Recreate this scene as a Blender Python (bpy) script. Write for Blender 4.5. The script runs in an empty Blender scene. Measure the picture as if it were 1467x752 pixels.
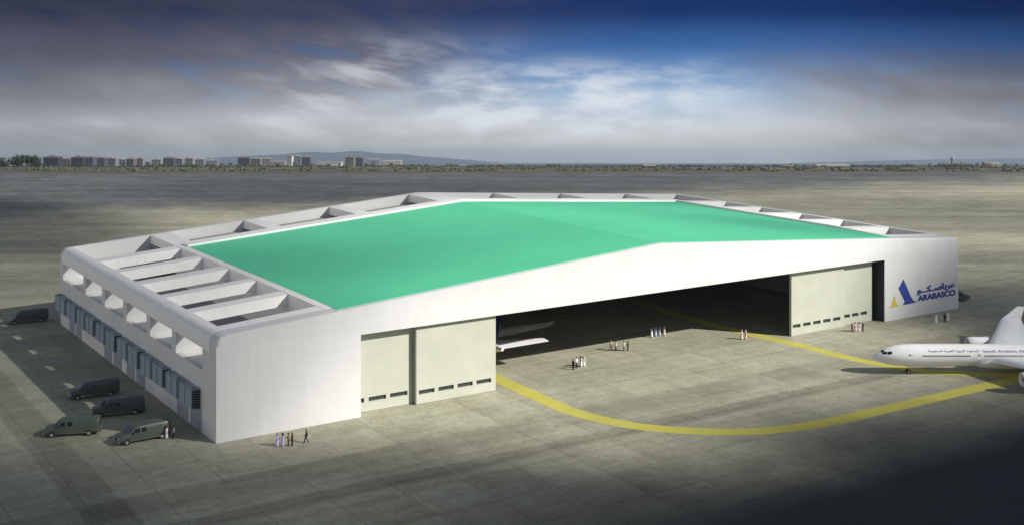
import bpy, bmesh, math, random
from mathutils import Vector, Matrix, noise as mnoise
random.seed(7)
R = math.radians
SC = bpy.context.scene
COL = SC.collection

# ------------------------------------------------------------------ camera
CAM_H, F_PX, Y_H = 50.0, 1793.4, 58.6          # eye height (m), focal length (px of a 1467 px wide frame)
cd = bpy.data.cameras.new('camera'); cam = bpy.data.objects.new('camera', cd); COL.objects.link(cam)
cd.sensor_fit = 'HORIZONTAL'; cd.sensor_width = 36; cd.lens = 36 * F_PX / 1467
cd.shift_y = -(376 - Y_H) / 1467
cd.clip_start = 1; cd.clip_end = 40000
cam.location = (0, 0, CAM_H); cam.rotation_euler = (R(90), 0, 0)
SC.camera = cam
SC.render.resolution_x, SC.render.resolution_y = 1024, 524

# ------------------------------------------------------------------ hangar frame (s along the front, t into the building)
OX, OY, OA = -36.782, 155.637, 0.579
U = Vector((math.cos(OA), math.sin(OA), 0)); V = Vector((-math.sin(OA), math.cos(OA), 0)); O = Vector((OX, OY, 0))
def W(s, t, z=0): return O + U*s + V*t + Vector((0, 0, z))
def px(x, d, z=0): return Vector(((x - 733.5)/F_PX*d, d, z))          # a bearing turned into a point at distance d
def ground_at(x, y):                                                   # a pixel on the flat apron
    d = F_PX*CAM_H/(y - Y_H); return px(x, d)
SUN = (U*1.02 + V*-1.356 + Vector((0, 0, 1))).normalized()            # towards the sun
SUN_EL = math.asin(SUN.z); SUN_AZ = math.atan2(SUN.x, SUN.y)

# ------------------------------------------------------------------ light
sd = bpy.data.lights.new('sun', 'SUN'); sun = bpy.data.objects.new('sun', sd); COL.objects.link(sun)
sd.energy = 5.0; sd.angle = R(0.53); sd.color = (1.0, 0.965, 0.90)
sun.rotation_euler = SUN.to_track_quat('Z', 'Y').to_euler(); sun.location = (150, 0, 200)
vs = SC.view_settings
vs.view_transform = 'Standard'; vs.look = 'None'; vs.exposure = 0.3; vs.gamma = 1.0; vs.use_curve_mapping = False
SC.cycles.max_bounces = 6; SC.cycles.transparent_max_bounces = 24

# ------------------------------------------------------------------ node helper
class NT:
    def __init__(s, tree): s.t = tree; s.n = tree.nodes; s.l = tree.links; s.n.clear()
    def node(s, typ, ins=None, **kw):
        nd = s.n.new(typ)
        for k, v in kw.items(): setattr(nd, k, v)
        for k, v in (ins or {}).items(): s.put(nd.inputs[k], v)
        return nd
    def put(s, sock, v):
        if isinstance(v, bpy.types.NodeSocket): s.l.new(v, sock)
        elif isinstance(v, (tuple, list)) and len(v) == 3 and sock.type == 'RGBA': sock.default_value = (*v, 1)
        else: sock.default_value = v
    def m(s, op, a, b=0.0, c=0.0, clamp=False):
        nd = s.n.new('ShaderNodeMath'); nd.operation = op; nd.use_clamp = clamp
        s.put(nd.inputs[0], a); s.put(nd.inputs[1], b); s.put(nd.inputs[2], c); return nd.outputs[0]
    def smooth(s, v, a, b, lo=0.0, hi=1.0):
        nd = s.n.new('ShaderNodeMapRange'); nd.interpolation_type = 'SMOOTHSTEP'
        for i, q in enumerate((v, a, b, lo, hi)): s.put(nd.inputs[i], q)
        return nd.outputs[0]
    def lin(s, v, a, b, lo=0.0, hi=1.0):
        nd = s.n.new('ShaderNodeMapRange')
        for i, q in enumerate((v, a, b, lo, hi)): s.put(nd.inputs[i], q)
        return nd.outputs[0]
    def xyz(s, x, y, z=0.0):
        nd = s.n.new('ShaderNodeCombineXYZ')
        for i, q in enumerate((x, y, z)): s.put(nd.inputs[i], q)
        return nd.outputs[0]
    def noise(s, vec, scale, detail=4, rough=.55, dist=0.0):
        nd = s.node('ShaderNodeTexNoise', {'Vector': vec, 'Scale': scale, 'Detail': detail, 'Roughness': rough, 'Distortion': dist}); return nd.outputs[0]
    def mix(s, f, a, b, mode='MIX'):
        nd = s.n.new('ShaderNodeMix'); nd.data_type = 'RGBA'; nd.blend_type = mode
        s.put(nd.inputs[0], f); s.put(nd.inputs[6], a); s.put(nd.inputs[7], b); return nd.outputs[2]
    def sep(s, vec):
        nd = s.node('ShaderNodeSeparateXYZ', {0: vec}); return nd.outputs

def srgb(r, g, b):
    return tuple((c/255/12.92 if c/255 <= .04045 else ((c/255 + .055)/1.055)**2.4) for c in (r, g, b))

# ------------------------------------------------------------------ world: Nishita sky high up, a bank of clouds near the horizon
world = bpy.data.worlds.new('World'); SC.world = world; world.use_nodes = True
def make_world():
    k = NT(world.node_tree)
    out = k.node('ShaderNodeOutputWorld')
    sky = k.node('ShaderNodeTexSky'); sky.sky_type = 'NISHITA'; sky.sun_disc = False
    sky.sun_elevation = SUN_EL; sky.sun_rotation = SUN_AZ; sky.air_density = 1.0; sky.dust_density = 1.0
    d = k.node('ShaderNodeTexCoord').outputs['Generated']
    x, y, z = k.sep(d)
    el = k.m('MULTIPLY', k.m('ARCSINE', z), 57.2958)                      # degrees above level
    az = k.m('MULTIPLY', k.m('ARCTAN2', x, y), 57.2958)                   # degrees right of north
    e = k.m('DIVIDE', k.m('ADD', el, 5.7), 7.55)                          # 0 at the far skyline, about 1 two degrees above level
    p = k.xyz(k.m('MULTIPLY', az, .11), k.m('MULTIPLY', e, 1.5), 0.0)
    # slanting wisps
    pw = k.xyz(k.m('MULTIPLY', k.m('ADD', az, k.m('MULTIPLY', e, 4.0)), .16), k.m('ADD', k.m('MULTIPLY', e, 3.4), k.m('MULTIPLY', az, .055)), 2.0)
    n1 = k.noise(p, 1.6, 5, .5, .15); n2 = k.noise(pw, 1.9, 6, .52, .12)
    n3 = k.noise(k.xyz(k.m('MULTIPLY', az, .2), k.m('MULTIPLY', e, 5.0), 7.0), 1.7, 6, .55, .1)
    def ramp(v, stops):
        nd = k.n.new('ShaderNodeValToRGB'); k.put(nd.inputs[0], v); cr = nd.color_ramp
        while len(cr.elements) > 1: cr.elements.remove(cr.elements[-1])
        cr.elements[0].position = stops[0][0]; cr.elements[0].color = (*stops[0][1], 1)
        for q, c in stops[1:]:
            el_ = cr.elements.new(q); el_.color = (*c, 1)
        return nd.outputs[0]
    eh = k.m('MULTIPLY', e, .5)
    blue = ramp(eh, [(0, srgb(166,174,181)), (.025, srgb(180,186,189)), (.06, srgb(194,199,198)), (.12, srgb(204,210,214)), (.2, srgb(172,196,220)), (.28, srgb(112,150,196)), (.36, srgb(62,106,166)), (.46, srgb(24,54,108)), (.62, srgb(18,42,96)), (1, srgb(40,80,150))])
    grey = ramp(eh, [(0, srgb(152,158,162)), (.06, srgb(176,180,180)), (.14, srgb(196,198,203)), (.22, srgb(150,152,160)), (.33, srgb(106,108,124)), (.46, srgb(66,70,92)), (.62, srgb(46,52,76)), (1, srgb(120,130,150))])
    # cloud cover: a bank on the left, another low on the right, broken between
    left = k.smooth(k.m('ADD', az, k.m('MULTIPLY', n1, 12.0)), 11.0, -3.0)
    right = k.m('MULTIPLY', k.smooth(k.m('ADD', az, k.m('MULTIPLY', n1, 9.0)), 12.0, 22.0), k.smooth(k.m('ADD', e, k.m('MULTIPLY', n2, .3)), 1.0, .62))
    topmid = k.m('MULTIPLY', k.smooth(k.m('ABSOLUTE', k.m('ADD', az, 1.5)), 8.5, 2.0), k.smooth(e, .62, .95))
    cover = k.m('MAXIMUM', k.m('MAXIMUM', left, right), k.m('MULTIPLY', topmid, k.smooth(n1, .38, .62)), clamp=True)
    cover = k.m('MULTIPLY', cover, k.smooth(n2, .30, .50, .62, 1.0))
    col = k.mix(cover, blue, grey)
    # soft dark and light folds in the grey banks
    fold = k.lin(n2, .3, .7, .84, 1.16)
    fold2 = k.lin(n3, .3, .7, .95, 1.05)
    fm = k.m('MULTIPLY', fold, fold2)
    foldm = k.m('ADD', 1.0, k.m('MULTIPLY', k.m('SUBTRACT', fm, 1.0), k.m('MAXIMUM', cover, .15)))
    col = k.mix(1.0, col, k.xyz(foldm, foldm, foldm), 'MULTIPLY')
    # the far left and far right stand under thicker cloud
    side = k.m('MULTIPLY', k.smooth(az, -6.0, -22.0, 1.0, .68), k.smooth(az, 11.0, 23.0, 1.0, .58))
    col = k.mix(1.0, col, k.xyz(side, side, k.m('POWER', side, .93)), 'MULTIPLY')
    # bright broken cumulus in the gap
    gap = k.m('MULTIPLY', k.smooth(k.m('ABSOLUTE', k.m('SUBTRACT', az, 2.5)), 10.5, 3.0), k.m('MULTIPLY', k.smooth(e, .06, .26), k.smooth(e, .72, .42)))
    wh = k.m('MULTIPLY', gap, k.smooth(n3, .36, .66, 0.0, .9))
    wh = k.m('MAXIMUM', wh, k.m('MULTIPLY', k.m('MULTIPLY', k.smooth(k.m('ABSOLUTE', k.m('ADD', az, 5.0)), 9.0, 1.0), k.smooth(k.m('ABSOLUTE', k.m('SUBTRACT', e, .5)), .36, .04)), k.smooth(n2, .44, .72, 0, .55)))
    col = k.mix(wh, col, srgb(222,228,236))
    bg_c = k.node('ShaderNodeBackground', {'Color': col, 'Strength': .81})
    # high thin cloud over the blue, and an unseen bright lobe low in the west, added to light the side wall
    hi = k.mix(.12, sky.outputs[0], (4.6, 4.5, 4.3))
    waz = k.smooth(k.m('ABSOLUTE', k.m('ADD', az, 112.0)), 78.0, 15.0)
    fill_lobe = k.m('MULTIPLY', waz, k.m('MULTIPLY', k.smooth(el, -3.0, 4.0), k.smooth(el, 26.0, 6.0)))
    fill_lobe = k.m('MULTIPLY', fill_lobe, k.lin(k.noise(d, 3.0, 5), .3, .7, .6, 1.1))
    hi = k.mix(fill_lobe, hi, (38.0, 36.3, 34.0))
    bg_s = k.node('ShaderNodeBackground', {'Color': hi, 'Strength': 0.05})
    f = k.m('MAXIMUM', k.smooth(el, 4.0, 16.0), waz)
    mx = k.node('ShaderNodeMixShader', {0: f, 1: bg_c.outputs[0], 2: bg_s.outputs[0]})
    k.l.new(mx.outputs[0], out.inputs[0])
make_world()

# ------------------------------------------------------------------ materials
def mat(name, color, rough=.6, metal=0.0, var=0.0, scale=1.0, spec=.4, bump=0.0, coat=0.0):
    m = bpy.data.materials.new(name); m.use_nodes = True; k = NT(m.node_tree)
    out = k.node('ShaderNodeOutputMaterial'); b = k.node('ShaderNodeBsdfPrincipled')
    b.inputs['Roughness'].default_value = rough; b.inputs['Metallic'].default_value = metal
    b.inputs['Specular IOR Level'].default_value = spec; b.inputs['Coat Weight'].default_value = coat
    co = k.node('ShaderNodeTexCoord').outputs['Object']
    if var:
        n = k.noise(co, scale, 5, .6)
        f = k.lin(n, .3, .7, 1 - var, 1 + var)
        k.put(b.inputs['Base Color'], k.mix(1.0, color, k.xyz(f, f, f), 'MULTIPLY'))
    else: b.inputs['Base Color'].default_value = (*color, 1)
    if bump:
        bn = k.node('ShaderNodeBump', {'Height': k.noise(co, scale*6, 3), 'Strength': bump, 'Distance': .02}); k.put(b.inputs['Normal'], bn.outputs[0])
    k.l.new(b.outputs[0], out.inputs[0]); return m

def wall_mat(name='white_render', base=(.655, .655, .65)):
    m = bpy.data.materials.new(name); m.use_nodes = True; k = NT(m.node_tree)
    out = k.node('ShaderNodeOutputMaterial'); b = k.node('ShaderNodeBsdfPrincipled', {'Roughness': .75, 'Specular IOR Level': .25})
    co = k.node('ShaderNodeTexCoord').outputs['Object']; x, y, z = k.sep(co)
    n = k.noise(co, .12, 5, .6); f = k.lin(n, .3, .7, .95, 1.04)
    n2 = k.noise(k.xyz(k.m('MULTIPLY', x, 1.6), k.m('MULTIPLY', y, 1.6), k.m('MULTIPLY', z, .12)), 1.0, 4, .6)    # rain streaks
    f = k.m('MULTIPLY', f, k.lin(n2, .35, .75, 1.015, .955))
    # faint horizontal courses of cladding
    jz = k.m('LESS_THAN', k.m('FRACT', k.m('DIVIDE', z, 1.32)), .022)
    js = k.m('LESS_THAN', k.m('FRACT', k.m('DIVIDE', k.m('ADD', x, y), 6.0)), .006)
    f = k.m('MULTIPLY', f, k.m('SUBTRACT', 1.0, k.m('MULTIPLY', k.m('MAXIMUM', jz, js), .07)))
    k.put(b.inputs['Base Color'], k.mix(1.0, base, k.xyz(f, f, f), 'MULTIPLY'))
    k.l.new(b.outputs[0], out.inputs[0]); return m
def door_mat():
    m = bpy.data.materials.new('cream_cladding'); m.use_nodes = True; k = NT(m.node_tree)
    out = k.node('ShaderNodeOutputMaterial'); b = k.node('ShaderNodeBsdfPrincipled', {'Roughness': .5, 'Specular IOR Level': .4})
    co = k.node('ShaderNodeTexCoord').outputs['Object']; x, y, z = k.sep(co)
    rib = k.m('SINE', k.m('MULTIPLY', z, 6.2832/.3))
    n = k.noise(co, .3, 4); f = k.lin(n, .3, .7, .94, 1.05)
    jn = k.m('LESS_THAN', k.m('FRACT', k.m('DIVIDE', x, 1.55)), .012)
    f = k.m('MULTIPLY', f, k.m('SUBTRACT', 1.0, k.m('MULTIPLY', jn, .10)))
    k.put(b.inputs['Base Color'], k.mix(1.0, (.47, .485, .405), k.xyz(f, f, f), 'MULTIPLY'))
    bn = k.node('ShaderNodeBump', {'Height': rib, 'Strength': .12, 'Distance': .02}); k.put(b.inputs['Normal'], bn.outputs[0])
    k.l.new(b.outputs[0], out.inputs[0]); return m
def roof_mat():
    m = bpy.data.materials.new('green_membrane'); m.use_nodes = True; k = NT(m.node_tree)
    out = k.node('ShaderNodeOutputMaterial'); b = k.node('ShaderNodeBsdfPrincipled', {'Roughness': .55, 'Specular IOR Level': .3})
    co = k.node('ShaderNodeTexCoord').outputs['Object']; x, y, z = k.sep(co)
    n = k.noise(co, .06, 5, .6); f = k.lin(n, .3, .7, .95, 1.05)
    n2 = k.noise(k.xyz(k.m('MULTIPLY', x, .05), k.m('MULTIPLY', y, .7), 0.0), 1.0, 4); f = k.m('MULTIPLY', f, k.lin(n2, .3, .7, .975, 1.025))
    jn = k.m('LESS_THAN', k.m('FRACT', k.m('DIVIDE', y, 2.0)), .02)
    f = k.m('MULTIPLY', f, k.m('SUBTRACT', 1.0, k.m('MULTIPLY', jn, .10)))
    k.put(b.inputs['Base Color'], k.mix(1.0, (.118, .645, .36), k.xyz(f, f, f), 'MULTIPLY'))
    k.l.new(b.outputs[0], out.inputs[0]); return m
def apron_mat():
    m = bpy.data.materials.new('apron_concrete'); m.use_nodes = True; k = NT(m.node_tree)
    out = k.node('ShaderNodeOutputMaterial'); b = k.node('ShaderNodeBsdfPrincipled', {'Roughness': .8, 'Specular IOR Level': .25})
    co = k.node('ShaderNodeTexCoord').outputs['Object']; s, t, _z = k.sep(co)
    wx, wy, wz = k.sep(k.node('ShaderNodeNewGeometry').outputs['Position'])
    big = k.noise(co, .035, 5, .6); mid = k.noise(co, .22, 6, .65); fine = k.noise(co, 1.7, 5, .7)
    streak = k.noise(k.xyz(k.m('MULTIPLY', s, .05), k.m('MULTIPLY', t, .62), 3.0), 1.0, 6, .62, .3)       # drag marks along the front
    streak2 = k.noise(k.xyz(k.m('MULTIPLY', s, .5), k.m('MULTIPLY', t, .03), 9.0), 1.0, 5, .6)
    wob = k.m('MULTIPLY', k.m('SUBTRACT', mid, .5), 1.6)
    tt = k.m('ADD', t, wob); ss = k.m('ADD', s, wob)
    def band(v, a, b_, c, d_): return k.m('MULTIPLY', k.smooth(v, a, b_), k.smooth(v, d_, c))
    f = k.lin(big, .3, .7, .93, 1.07)
    f = k.m('MULTIPLY', f, k.lin(mid, .3, .7, .84, 1.16))
    blot = k.noise(co, .55, 6, .7, .4); f = k.m('MULTIPLY', f, k.lin(blot, .3, .7, .86, 1.14))
    rip = k.noise(k.xyz(k.m('MULTIPLY', wx, .012), k.m('MULTIPLY', wy, .16), 4.0), 1.0, 4, .6)                     # broad rolling marks far out
    f = k.m('MULTIPLY', f, k.m('ADD', 1.0, k.m('MULTIPLY', k.lin(rip, .3, .7, -.22, .22), k.smooth(wy, 210.0, 290.0))))
    f = k.m('MULTIPLY', f, k.lin(fine, .3, .7, .84, 1.16))
    f = k.m('MULTIPLY', f, k.lin(streak, .3, .7, .90, 1.10))
    f = k.m('MULTIPLY', f, k.lin(streak2, .3, .7, .95, 1.05))
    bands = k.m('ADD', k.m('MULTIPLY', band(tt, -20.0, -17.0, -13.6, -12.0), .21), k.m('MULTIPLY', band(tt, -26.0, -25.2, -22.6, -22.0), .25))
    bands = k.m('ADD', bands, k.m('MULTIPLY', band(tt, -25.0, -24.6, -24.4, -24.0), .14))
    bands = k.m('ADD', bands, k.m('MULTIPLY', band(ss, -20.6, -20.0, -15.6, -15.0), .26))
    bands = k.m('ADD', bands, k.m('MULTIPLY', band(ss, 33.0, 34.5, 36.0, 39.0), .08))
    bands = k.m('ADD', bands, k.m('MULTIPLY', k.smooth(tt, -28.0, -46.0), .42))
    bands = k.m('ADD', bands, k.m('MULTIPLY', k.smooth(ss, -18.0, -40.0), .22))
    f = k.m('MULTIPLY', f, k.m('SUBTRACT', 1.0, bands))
    # slab joints
    j1 = k.m('LESS_THAN', k.m('ABSOLUTE', k.m('SUBTRACT', k.m('FRACT', k.m('DIVIDE', s, 7.6)), .5)), .007)
    j2 = k.m('LESS_THAN', k.m('ABSOLUTE', k.m('SUBTRACT', k.m('FRACT', k.m('DIVIDE', k.m('ADD', t, 1.3), 7.6)), .5)), .007)
    f = k.m('MULTIPLY', f, k.m('SUBTRACT', 1.0, k.m('MULTIPLY', k.m('MAXIMUM', j1, j2), .36)))
    oil = k.noise(k.xyz(k.m('MULTIPLY', s, .32), k.m('MULTIPLY', t, .45), 21.0), 1.0, 5, .7); f = k.m('MULTIPLY', f, k.smooth(oil, .60, .74, 1.0, .76))      # old oil and tyre stains
    # a tone per slab
    wn = k.node('ShaderNodeTexWhiteNoise', {0: k.xyz(k.m('FLOOR', k.m('ADD', k.m('DIVIDE', s, 7.6), .5)), k.m('FLOOR', k.m('ADD', k.m('DIVIDE', k.m('ADD', t, 1.3), 7.6), .5)), 0.0)}, noise_dimensions='2D').outputs[0]
    f = k.m('MULTIPLY', f, k.lin(wn, 0, 1, .92, 1.08))
    conc = k.mix(1.0, k.mix(k.smooth(mid, .35, .65), (.37, .36, .262), (.34, .333, .25)), k.xyz(f, f, f), 'MULTIPLY')
    asph = k.mix(1.0, (.080, .088, .098), k.xyz(k.m('POWER', f, 1.3), k.m('POWER', f, 1.3), k.m('POWER', f, 1.3)), 'MULTIPLY')
    far = k.m('ADD', k.m('SUBTRACT', wy, k.m('MULTIPLY', wx, .27)), k.m('MULTIPLY', k.m('SUBTRACT', big, .5), 60.0))
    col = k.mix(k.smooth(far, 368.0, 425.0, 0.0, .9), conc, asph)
    near = k.m('ADD', t, k.m('MULTIPLY', k.m('SUBTRACT', big, .5), 7.0))                 # dark asphalt strip in front, with the foreground shade put into its colour
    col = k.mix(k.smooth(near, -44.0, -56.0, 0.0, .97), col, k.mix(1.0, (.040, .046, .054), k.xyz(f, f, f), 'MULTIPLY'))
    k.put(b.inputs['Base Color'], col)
    bn = k.node('ShaderNodeBump', {'Height': fine, 'Strength': .25, 'Distance': .03}); k.put(b.inputs['Normal'], bn.outputs[0])
    k.l.new(b.outputs[0], out.inputs[0]); return m
def asphalt_mat():
    m = bpy.data.materials.new('dark_asphalt'); m.use_nodes = True; k = NT(m.node_tree)
    out = k.node('ShaderNodeOutputMaterial'); b = k.node('ShaderNodeBsdfPrincipled', {'Roughness': .85, 'Specular IOR Level': .2})
    co = k.node('ShaderNodeTexCoord').outputs['Object']; s, t, _z = k.sep(co)
    f = k.m('MULTIPLY', k.lin(k.noise(co, .05, 5), .3, .7, .75, 1.25), k.lin(k.noise(co, 1.5, 5, .7), .3, .7, .85, 1.15))
    st = k.noise(k.xyz(k.m('MULTIPLY', s, .05), k.m('MULTIPLY', t, .5), 1.0), 1.0, 5); f = k.m('MULTIPLY', f, k.lin(st, .3, .7, .8, 1.2))
    k.put(b.inputs['Base Color'], k.mix(1.0, (.040, .044, .050), k.xyz(f, f, f), 'MULTIPLY'))
    k.l.new(b.outputs[0], out.inputs[0]); return m
def land_mat():
    m = bpy.data.materials.new('airfield_land'); m.use_nodes = True; k = NT(m.node_tree)
    out = k.node('ShaderNodeOutputMaterial'); b = k.node('ShaderNodeBsdfPrincipled', {'Roughness': .95, 'Specular IOR Level': .1})
    x, y, z = k.sep(k.node('ShaderNodeNewGeometry').outputs['Position'])
    ly = k.m('MULTIPLY', k.m('LOGARITHM', k.m('MAXIMUM', y, 20.0), 2.718), 9.0)
    n = k.noise(k.xyz(k.m('MULTIPLY', x, .006), ly, 0.0), 1.0, 6, .6); n2 = k.noise(k.xyz(k.m('MULTIPLY', x, .02), k.m('MULTIPLY', ly, 1.7), 5.0), 1.0, 6, .65)
    n3 = k.noise(k.xyz(k.m('MULTIPLY', x, .004), k.m('MULTIPLY', ly, 1.4), 11.0), 1.0, 5, .6)
    c = k.mix(k.smooth(n, .40, .6), (.060, .066, .044), (.125, .12, .088))
    c = k.mix(k.smooth(n2, .50, .60, 0, .7), c, (.045, .047, .040))
    c = k.mix(k.smooth(n3, .53, .62, 0, .8), c, (.30, .285, .235))
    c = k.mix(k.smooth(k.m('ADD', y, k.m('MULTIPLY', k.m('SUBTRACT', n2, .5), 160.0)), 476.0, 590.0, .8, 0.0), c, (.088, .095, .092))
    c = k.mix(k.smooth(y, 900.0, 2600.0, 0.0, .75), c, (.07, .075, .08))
    k.put(b.inputs['Base Color'], c)
    k.l.new(b.outputs[0], out.inputs[0]); return m

def paint_mat():
    m = bpy.data.materials.new('worn_yellow_paint'); m.use_nodes = True; k = NT(m.node_tree)
    out = k.node('ShaderNodeOutputMaterial'); b = k.node('ShaderNodeBsdfPrincipled', {'Roughness': .75, 'Specular IOR Level': .2})
    co = k.node('ShaderNodeTexCoord').outputs['Object']
    n = k.noise(co, .7, 6, .7); n2 = k.noise(co, .12, 4)
    f = k.lin(n2, .3, .7, .86, 1.1)
    c = k.mix(k.smooth(n, .52, .78, 0.0, .75), (.53, .485, .10), (.33, .31, .20))
    k.put(b.inputs['Base Color'], k.mix(1.0, c, k.xyz(f, f, f), 'MULTIPLY')); k.l.new(b.outputs[0], out.inputs[0]); return m
M = dict(
    white=wall_mat(), lit_white=wall_mat('white_render_lit', (.87, .86, .84)), door=door_mat(), roof=roof_mat(), apron=apron_mat(), asphalt=asphalt_mat(), land=land_mat(),  # the roof ring's white is lightened: top light put into the colour
    inner=mat('interior_grey', (.32,.32,.31), .8, var=.1, scale=.4), deck=mat('deck_grey', (.34,.33,.31), .8, var=.08, scale=.5),
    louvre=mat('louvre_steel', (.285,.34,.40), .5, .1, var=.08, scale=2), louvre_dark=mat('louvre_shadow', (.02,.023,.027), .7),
    shutter=mat('shutter_steel', (.29,.335,.385), .55, .1, var=.06, scale=1.5), slot=mat('slot_glass', (.03,.035,.035), .15, spec=.6),
    trim=mat('grey_trim', (.35,.35,.34), .6),
    yellow=paint_mat(), logo_blue=mat('logo_blue', (.030,.055,.30), .45), logo_yellow=mat('logo_yellow', (.62,.50,.05), .45),
    jet=mat('aircraft_white', (.80,.80,.80), .32, coat=.3, var=.03, scale=.6), jet_grey=mat('nacelle_grey', (.42,.43,.45), .38, .2, var=.08, scale=2), intake=mat('intake_dark', (.025,.025,.028), .4),
    jet_blue=mat('fin_blue', (.02,.03,.16), .4), titles=mat('purple_titles', (.17,.14,.33), .5), black=mat('black_glass', (.012,.013,.016), .12, spec=.6),
    rubber=mat('rubber', (.02,.02,.02), .8), steel=mat('steel', (.5,.5,.5), .35, .8), panel_grey=mat('door_outline', (.45,.45,.45), .5),
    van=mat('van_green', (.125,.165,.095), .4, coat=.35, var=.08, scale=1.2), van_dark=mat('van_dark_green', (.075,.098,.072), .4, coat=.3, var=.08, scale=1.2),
    rim=mat('wheel_rim', (.55,.55,.52), .35, .6), chrome=mat('chrome', (.6,.6,.6), .2, 1.0), lamp=mat('head_lamp', (.75,.75,.7), .1), red=mat('tail_lamp', (.4,.02,.02), .2), rubber_trim=mat('black_plastic', (.03,.03,.03), .6),
)

# ------------------------------------------------------------------ mesh helper
class MB:
    def __init__(s): s.b = bmesh.new()
    def face(s, vs):
        return s.b.faces.new([s.b.verts.new(v) for v in vs])
    def box(s, x0, x1, y0, y1, z0, z1):
        v = [s.b.verts.new((x, y, z)) for x in (x0, x1) for y in (y0, y1) for z in (z0, z1)]
        for f in ((0,1,3,2), (4,6,7,5), (0,4,5,1), (2,3,7,6), (0,2,6,4), (1,5,7,3)): s.b.faces.new([v[i] for i in f])
        return s
    def prism(s, pts, fn, a, b):
        """closed outline pts (2D) carried from depth a to depth b; fn(p, d) gives the 3D point"""
        lo = [s.b.verts.new(fn(p, a)) for p in pts]; hi = [s.b.verts.new(fn(p, b)) for p in pts]
        n = len(pts); s.b.faces.new(lo[::-1]); s.b.faces.new(hi)
        for i in range(n): s.b.faces.new((lo[i], lo[(i+1) % n], hi[(i+1) % n], hi[i]))
        return lo, hi
    def loft(s, rings, cap=True, closed=True):
        rv = [[s.b.verts.new(p) for p in r] for r in rings]
        for a, b in zip(rv, rv[1:]):
            n = len(a)
            for i in range(n if closed else n-1): s.b.faces.new((a[i], a[(i+1) % n], b[(i+1) % n], b[i]))
        if cap and closed: s.b.faces.new(rv[0][::-1]); s.b.faces.new(rv[-1])
        return rv
    def tube(s, a, b, r0, r1=None, n=10):
        a, b = Vector(a), Vector(b); r1 = r0 if r1 is None else r1
        d = (b-a).normalized(); q = d.to_track_quat('Z', 'Y')
        s.loft([[c + q @ Vector((math.cos(2*math.pi*i/n)*r, math.sin(2*math.pi*i/n)*r, 0)) for i in range(n)] for c, r in ((a, r0), (b, r1))])
        return s
    def ball(s, c, r, seg=10, rings=7):
        c = Vector(c); r = Vector(r) if hasattr(r, '__len__') else Vector((r, r, r))
        rs = [[c + Vector((r.x*math.sin(p)*math.cos(q), r.y*math.sin(p)*math.sin(q), r.z*math.cos(p))) for q in [2*math.pi*i/seg for i in range(seg)]] for p in [math.pi*(j+.5)/rings for j in range(rings)]]
        s.loft(rs[::-1]); return s
    def mesh(s, name, smooth=False, recalc=True):
        if recalc: bmesh.ops.recalc_face_normals(s.b, faces=s.b.faces[:])
        me = bpy.data.meshes.new(name); s.b.to_mesh(me); s.b.free()
        if smooth:
            for p in me.polygons: p.use_smooth = True
            me.set_sharp_from_angle(angle=R(40))
        return me
    def build(s, name, m, parent=None, smooth=False, recalc=True):
        me = s.mesh(name, smooth, recalc); me.materials.append(m)
        o = bpy.data.objects.new(name, me); COL.objects.link(o)
        if parent: o.parent = parent
        return o
def tag(o, label=None, cat=None, group=None, kind=None):
    for k_, v_ in (('label', label), ('category', cat), ('group', group), ('kind', kind)):
        if v_: o[k_] = v_
    return o
def empty(name, loc, rz=0.0, label=None, cat=None, group=None):
    o = bpy.data.objects.new(name, None); COL.objects.link(o); o.location = loc; o.rotation_euler = (0, 0, rz); o.empty_display_size = .5
    return tag(o, label, cat, group)
KIDS = {}
def kids(o): return [c for c in bpy.data.objects if c.parent == o]
def copy_tree(o, parent=None, skip=()):
    c = o.copy(); COL.objects.link(c)
    if parent: c.parent = parent
    for ch in kids(o):
        if ch.name.split('.')[0] in skip: continue
        copy_tree(ch, c, skip)
    return c

# ------------------------------------------------------------------ ground: flat airfield plateau, then a long even fall towards the town
SL, Y0, YW = .0985, 476.0, 8.0
def gz(y):
    if y <= Y0 - YW/2: return 0.0
    if y < Y0 + YW/2: return -SL*(y - Y0 + YW/2)**2/(2*YW)
    return -SL*(y - Y0)
def make_ground():
    ys = [-600, -200, 0, 150, 300, 440, 460, 470, 472, 474, 476, 478, 480, 484, 495, 520, 560, 620, 700, 800, 920, 1060, 1250, 1500, 1800, 2200, 2700, 3400, 4300, 5500, 7000, 9000]
    b = MB(); xs = [-1, -.6, -.35, -.2, -.1, 0, .1, .2, .35, .6, 1]
    rows = [[b.b.verts.new((x*max(900, y*.85), y, gz(y) - .02)) for x in xs] for y in ys]
    for r0, r1 in zip(rows, rows[1:]):
        for i in range(len(xs)-1): b.b.faces.new((r0[i], r0[i+1], r1[i+1], r1[i]))
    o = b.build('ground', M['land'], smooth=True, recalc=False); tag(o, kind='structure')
make_ground()
def sheet(name, pts, z, m, kind='structure', st=True):
    """flat sheet given by its outline in hangar coordinates"""
    b = MB(); b.face([(p[0], p[1], z) for p in pts]); o = b.build(name, m, recalc=False)
    for p in o.data.polygons:
        if p.normal.z < 0: o.data.flip_normals(); break
    o.location = (OX, OY, 0); o.rotation_euler = (0, 0, OA); tag(o, kind=kind); return o
def to_st(v): q = Vector((v[0], v[1], 0)) - O; return (q.dot(U), q.dot(V))
sheet('apron', [to_st(p) for p in ((-700,-500), (700,-500), (700,470.5), (-700,470.5))], 0.0, M['apron'])

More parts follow.
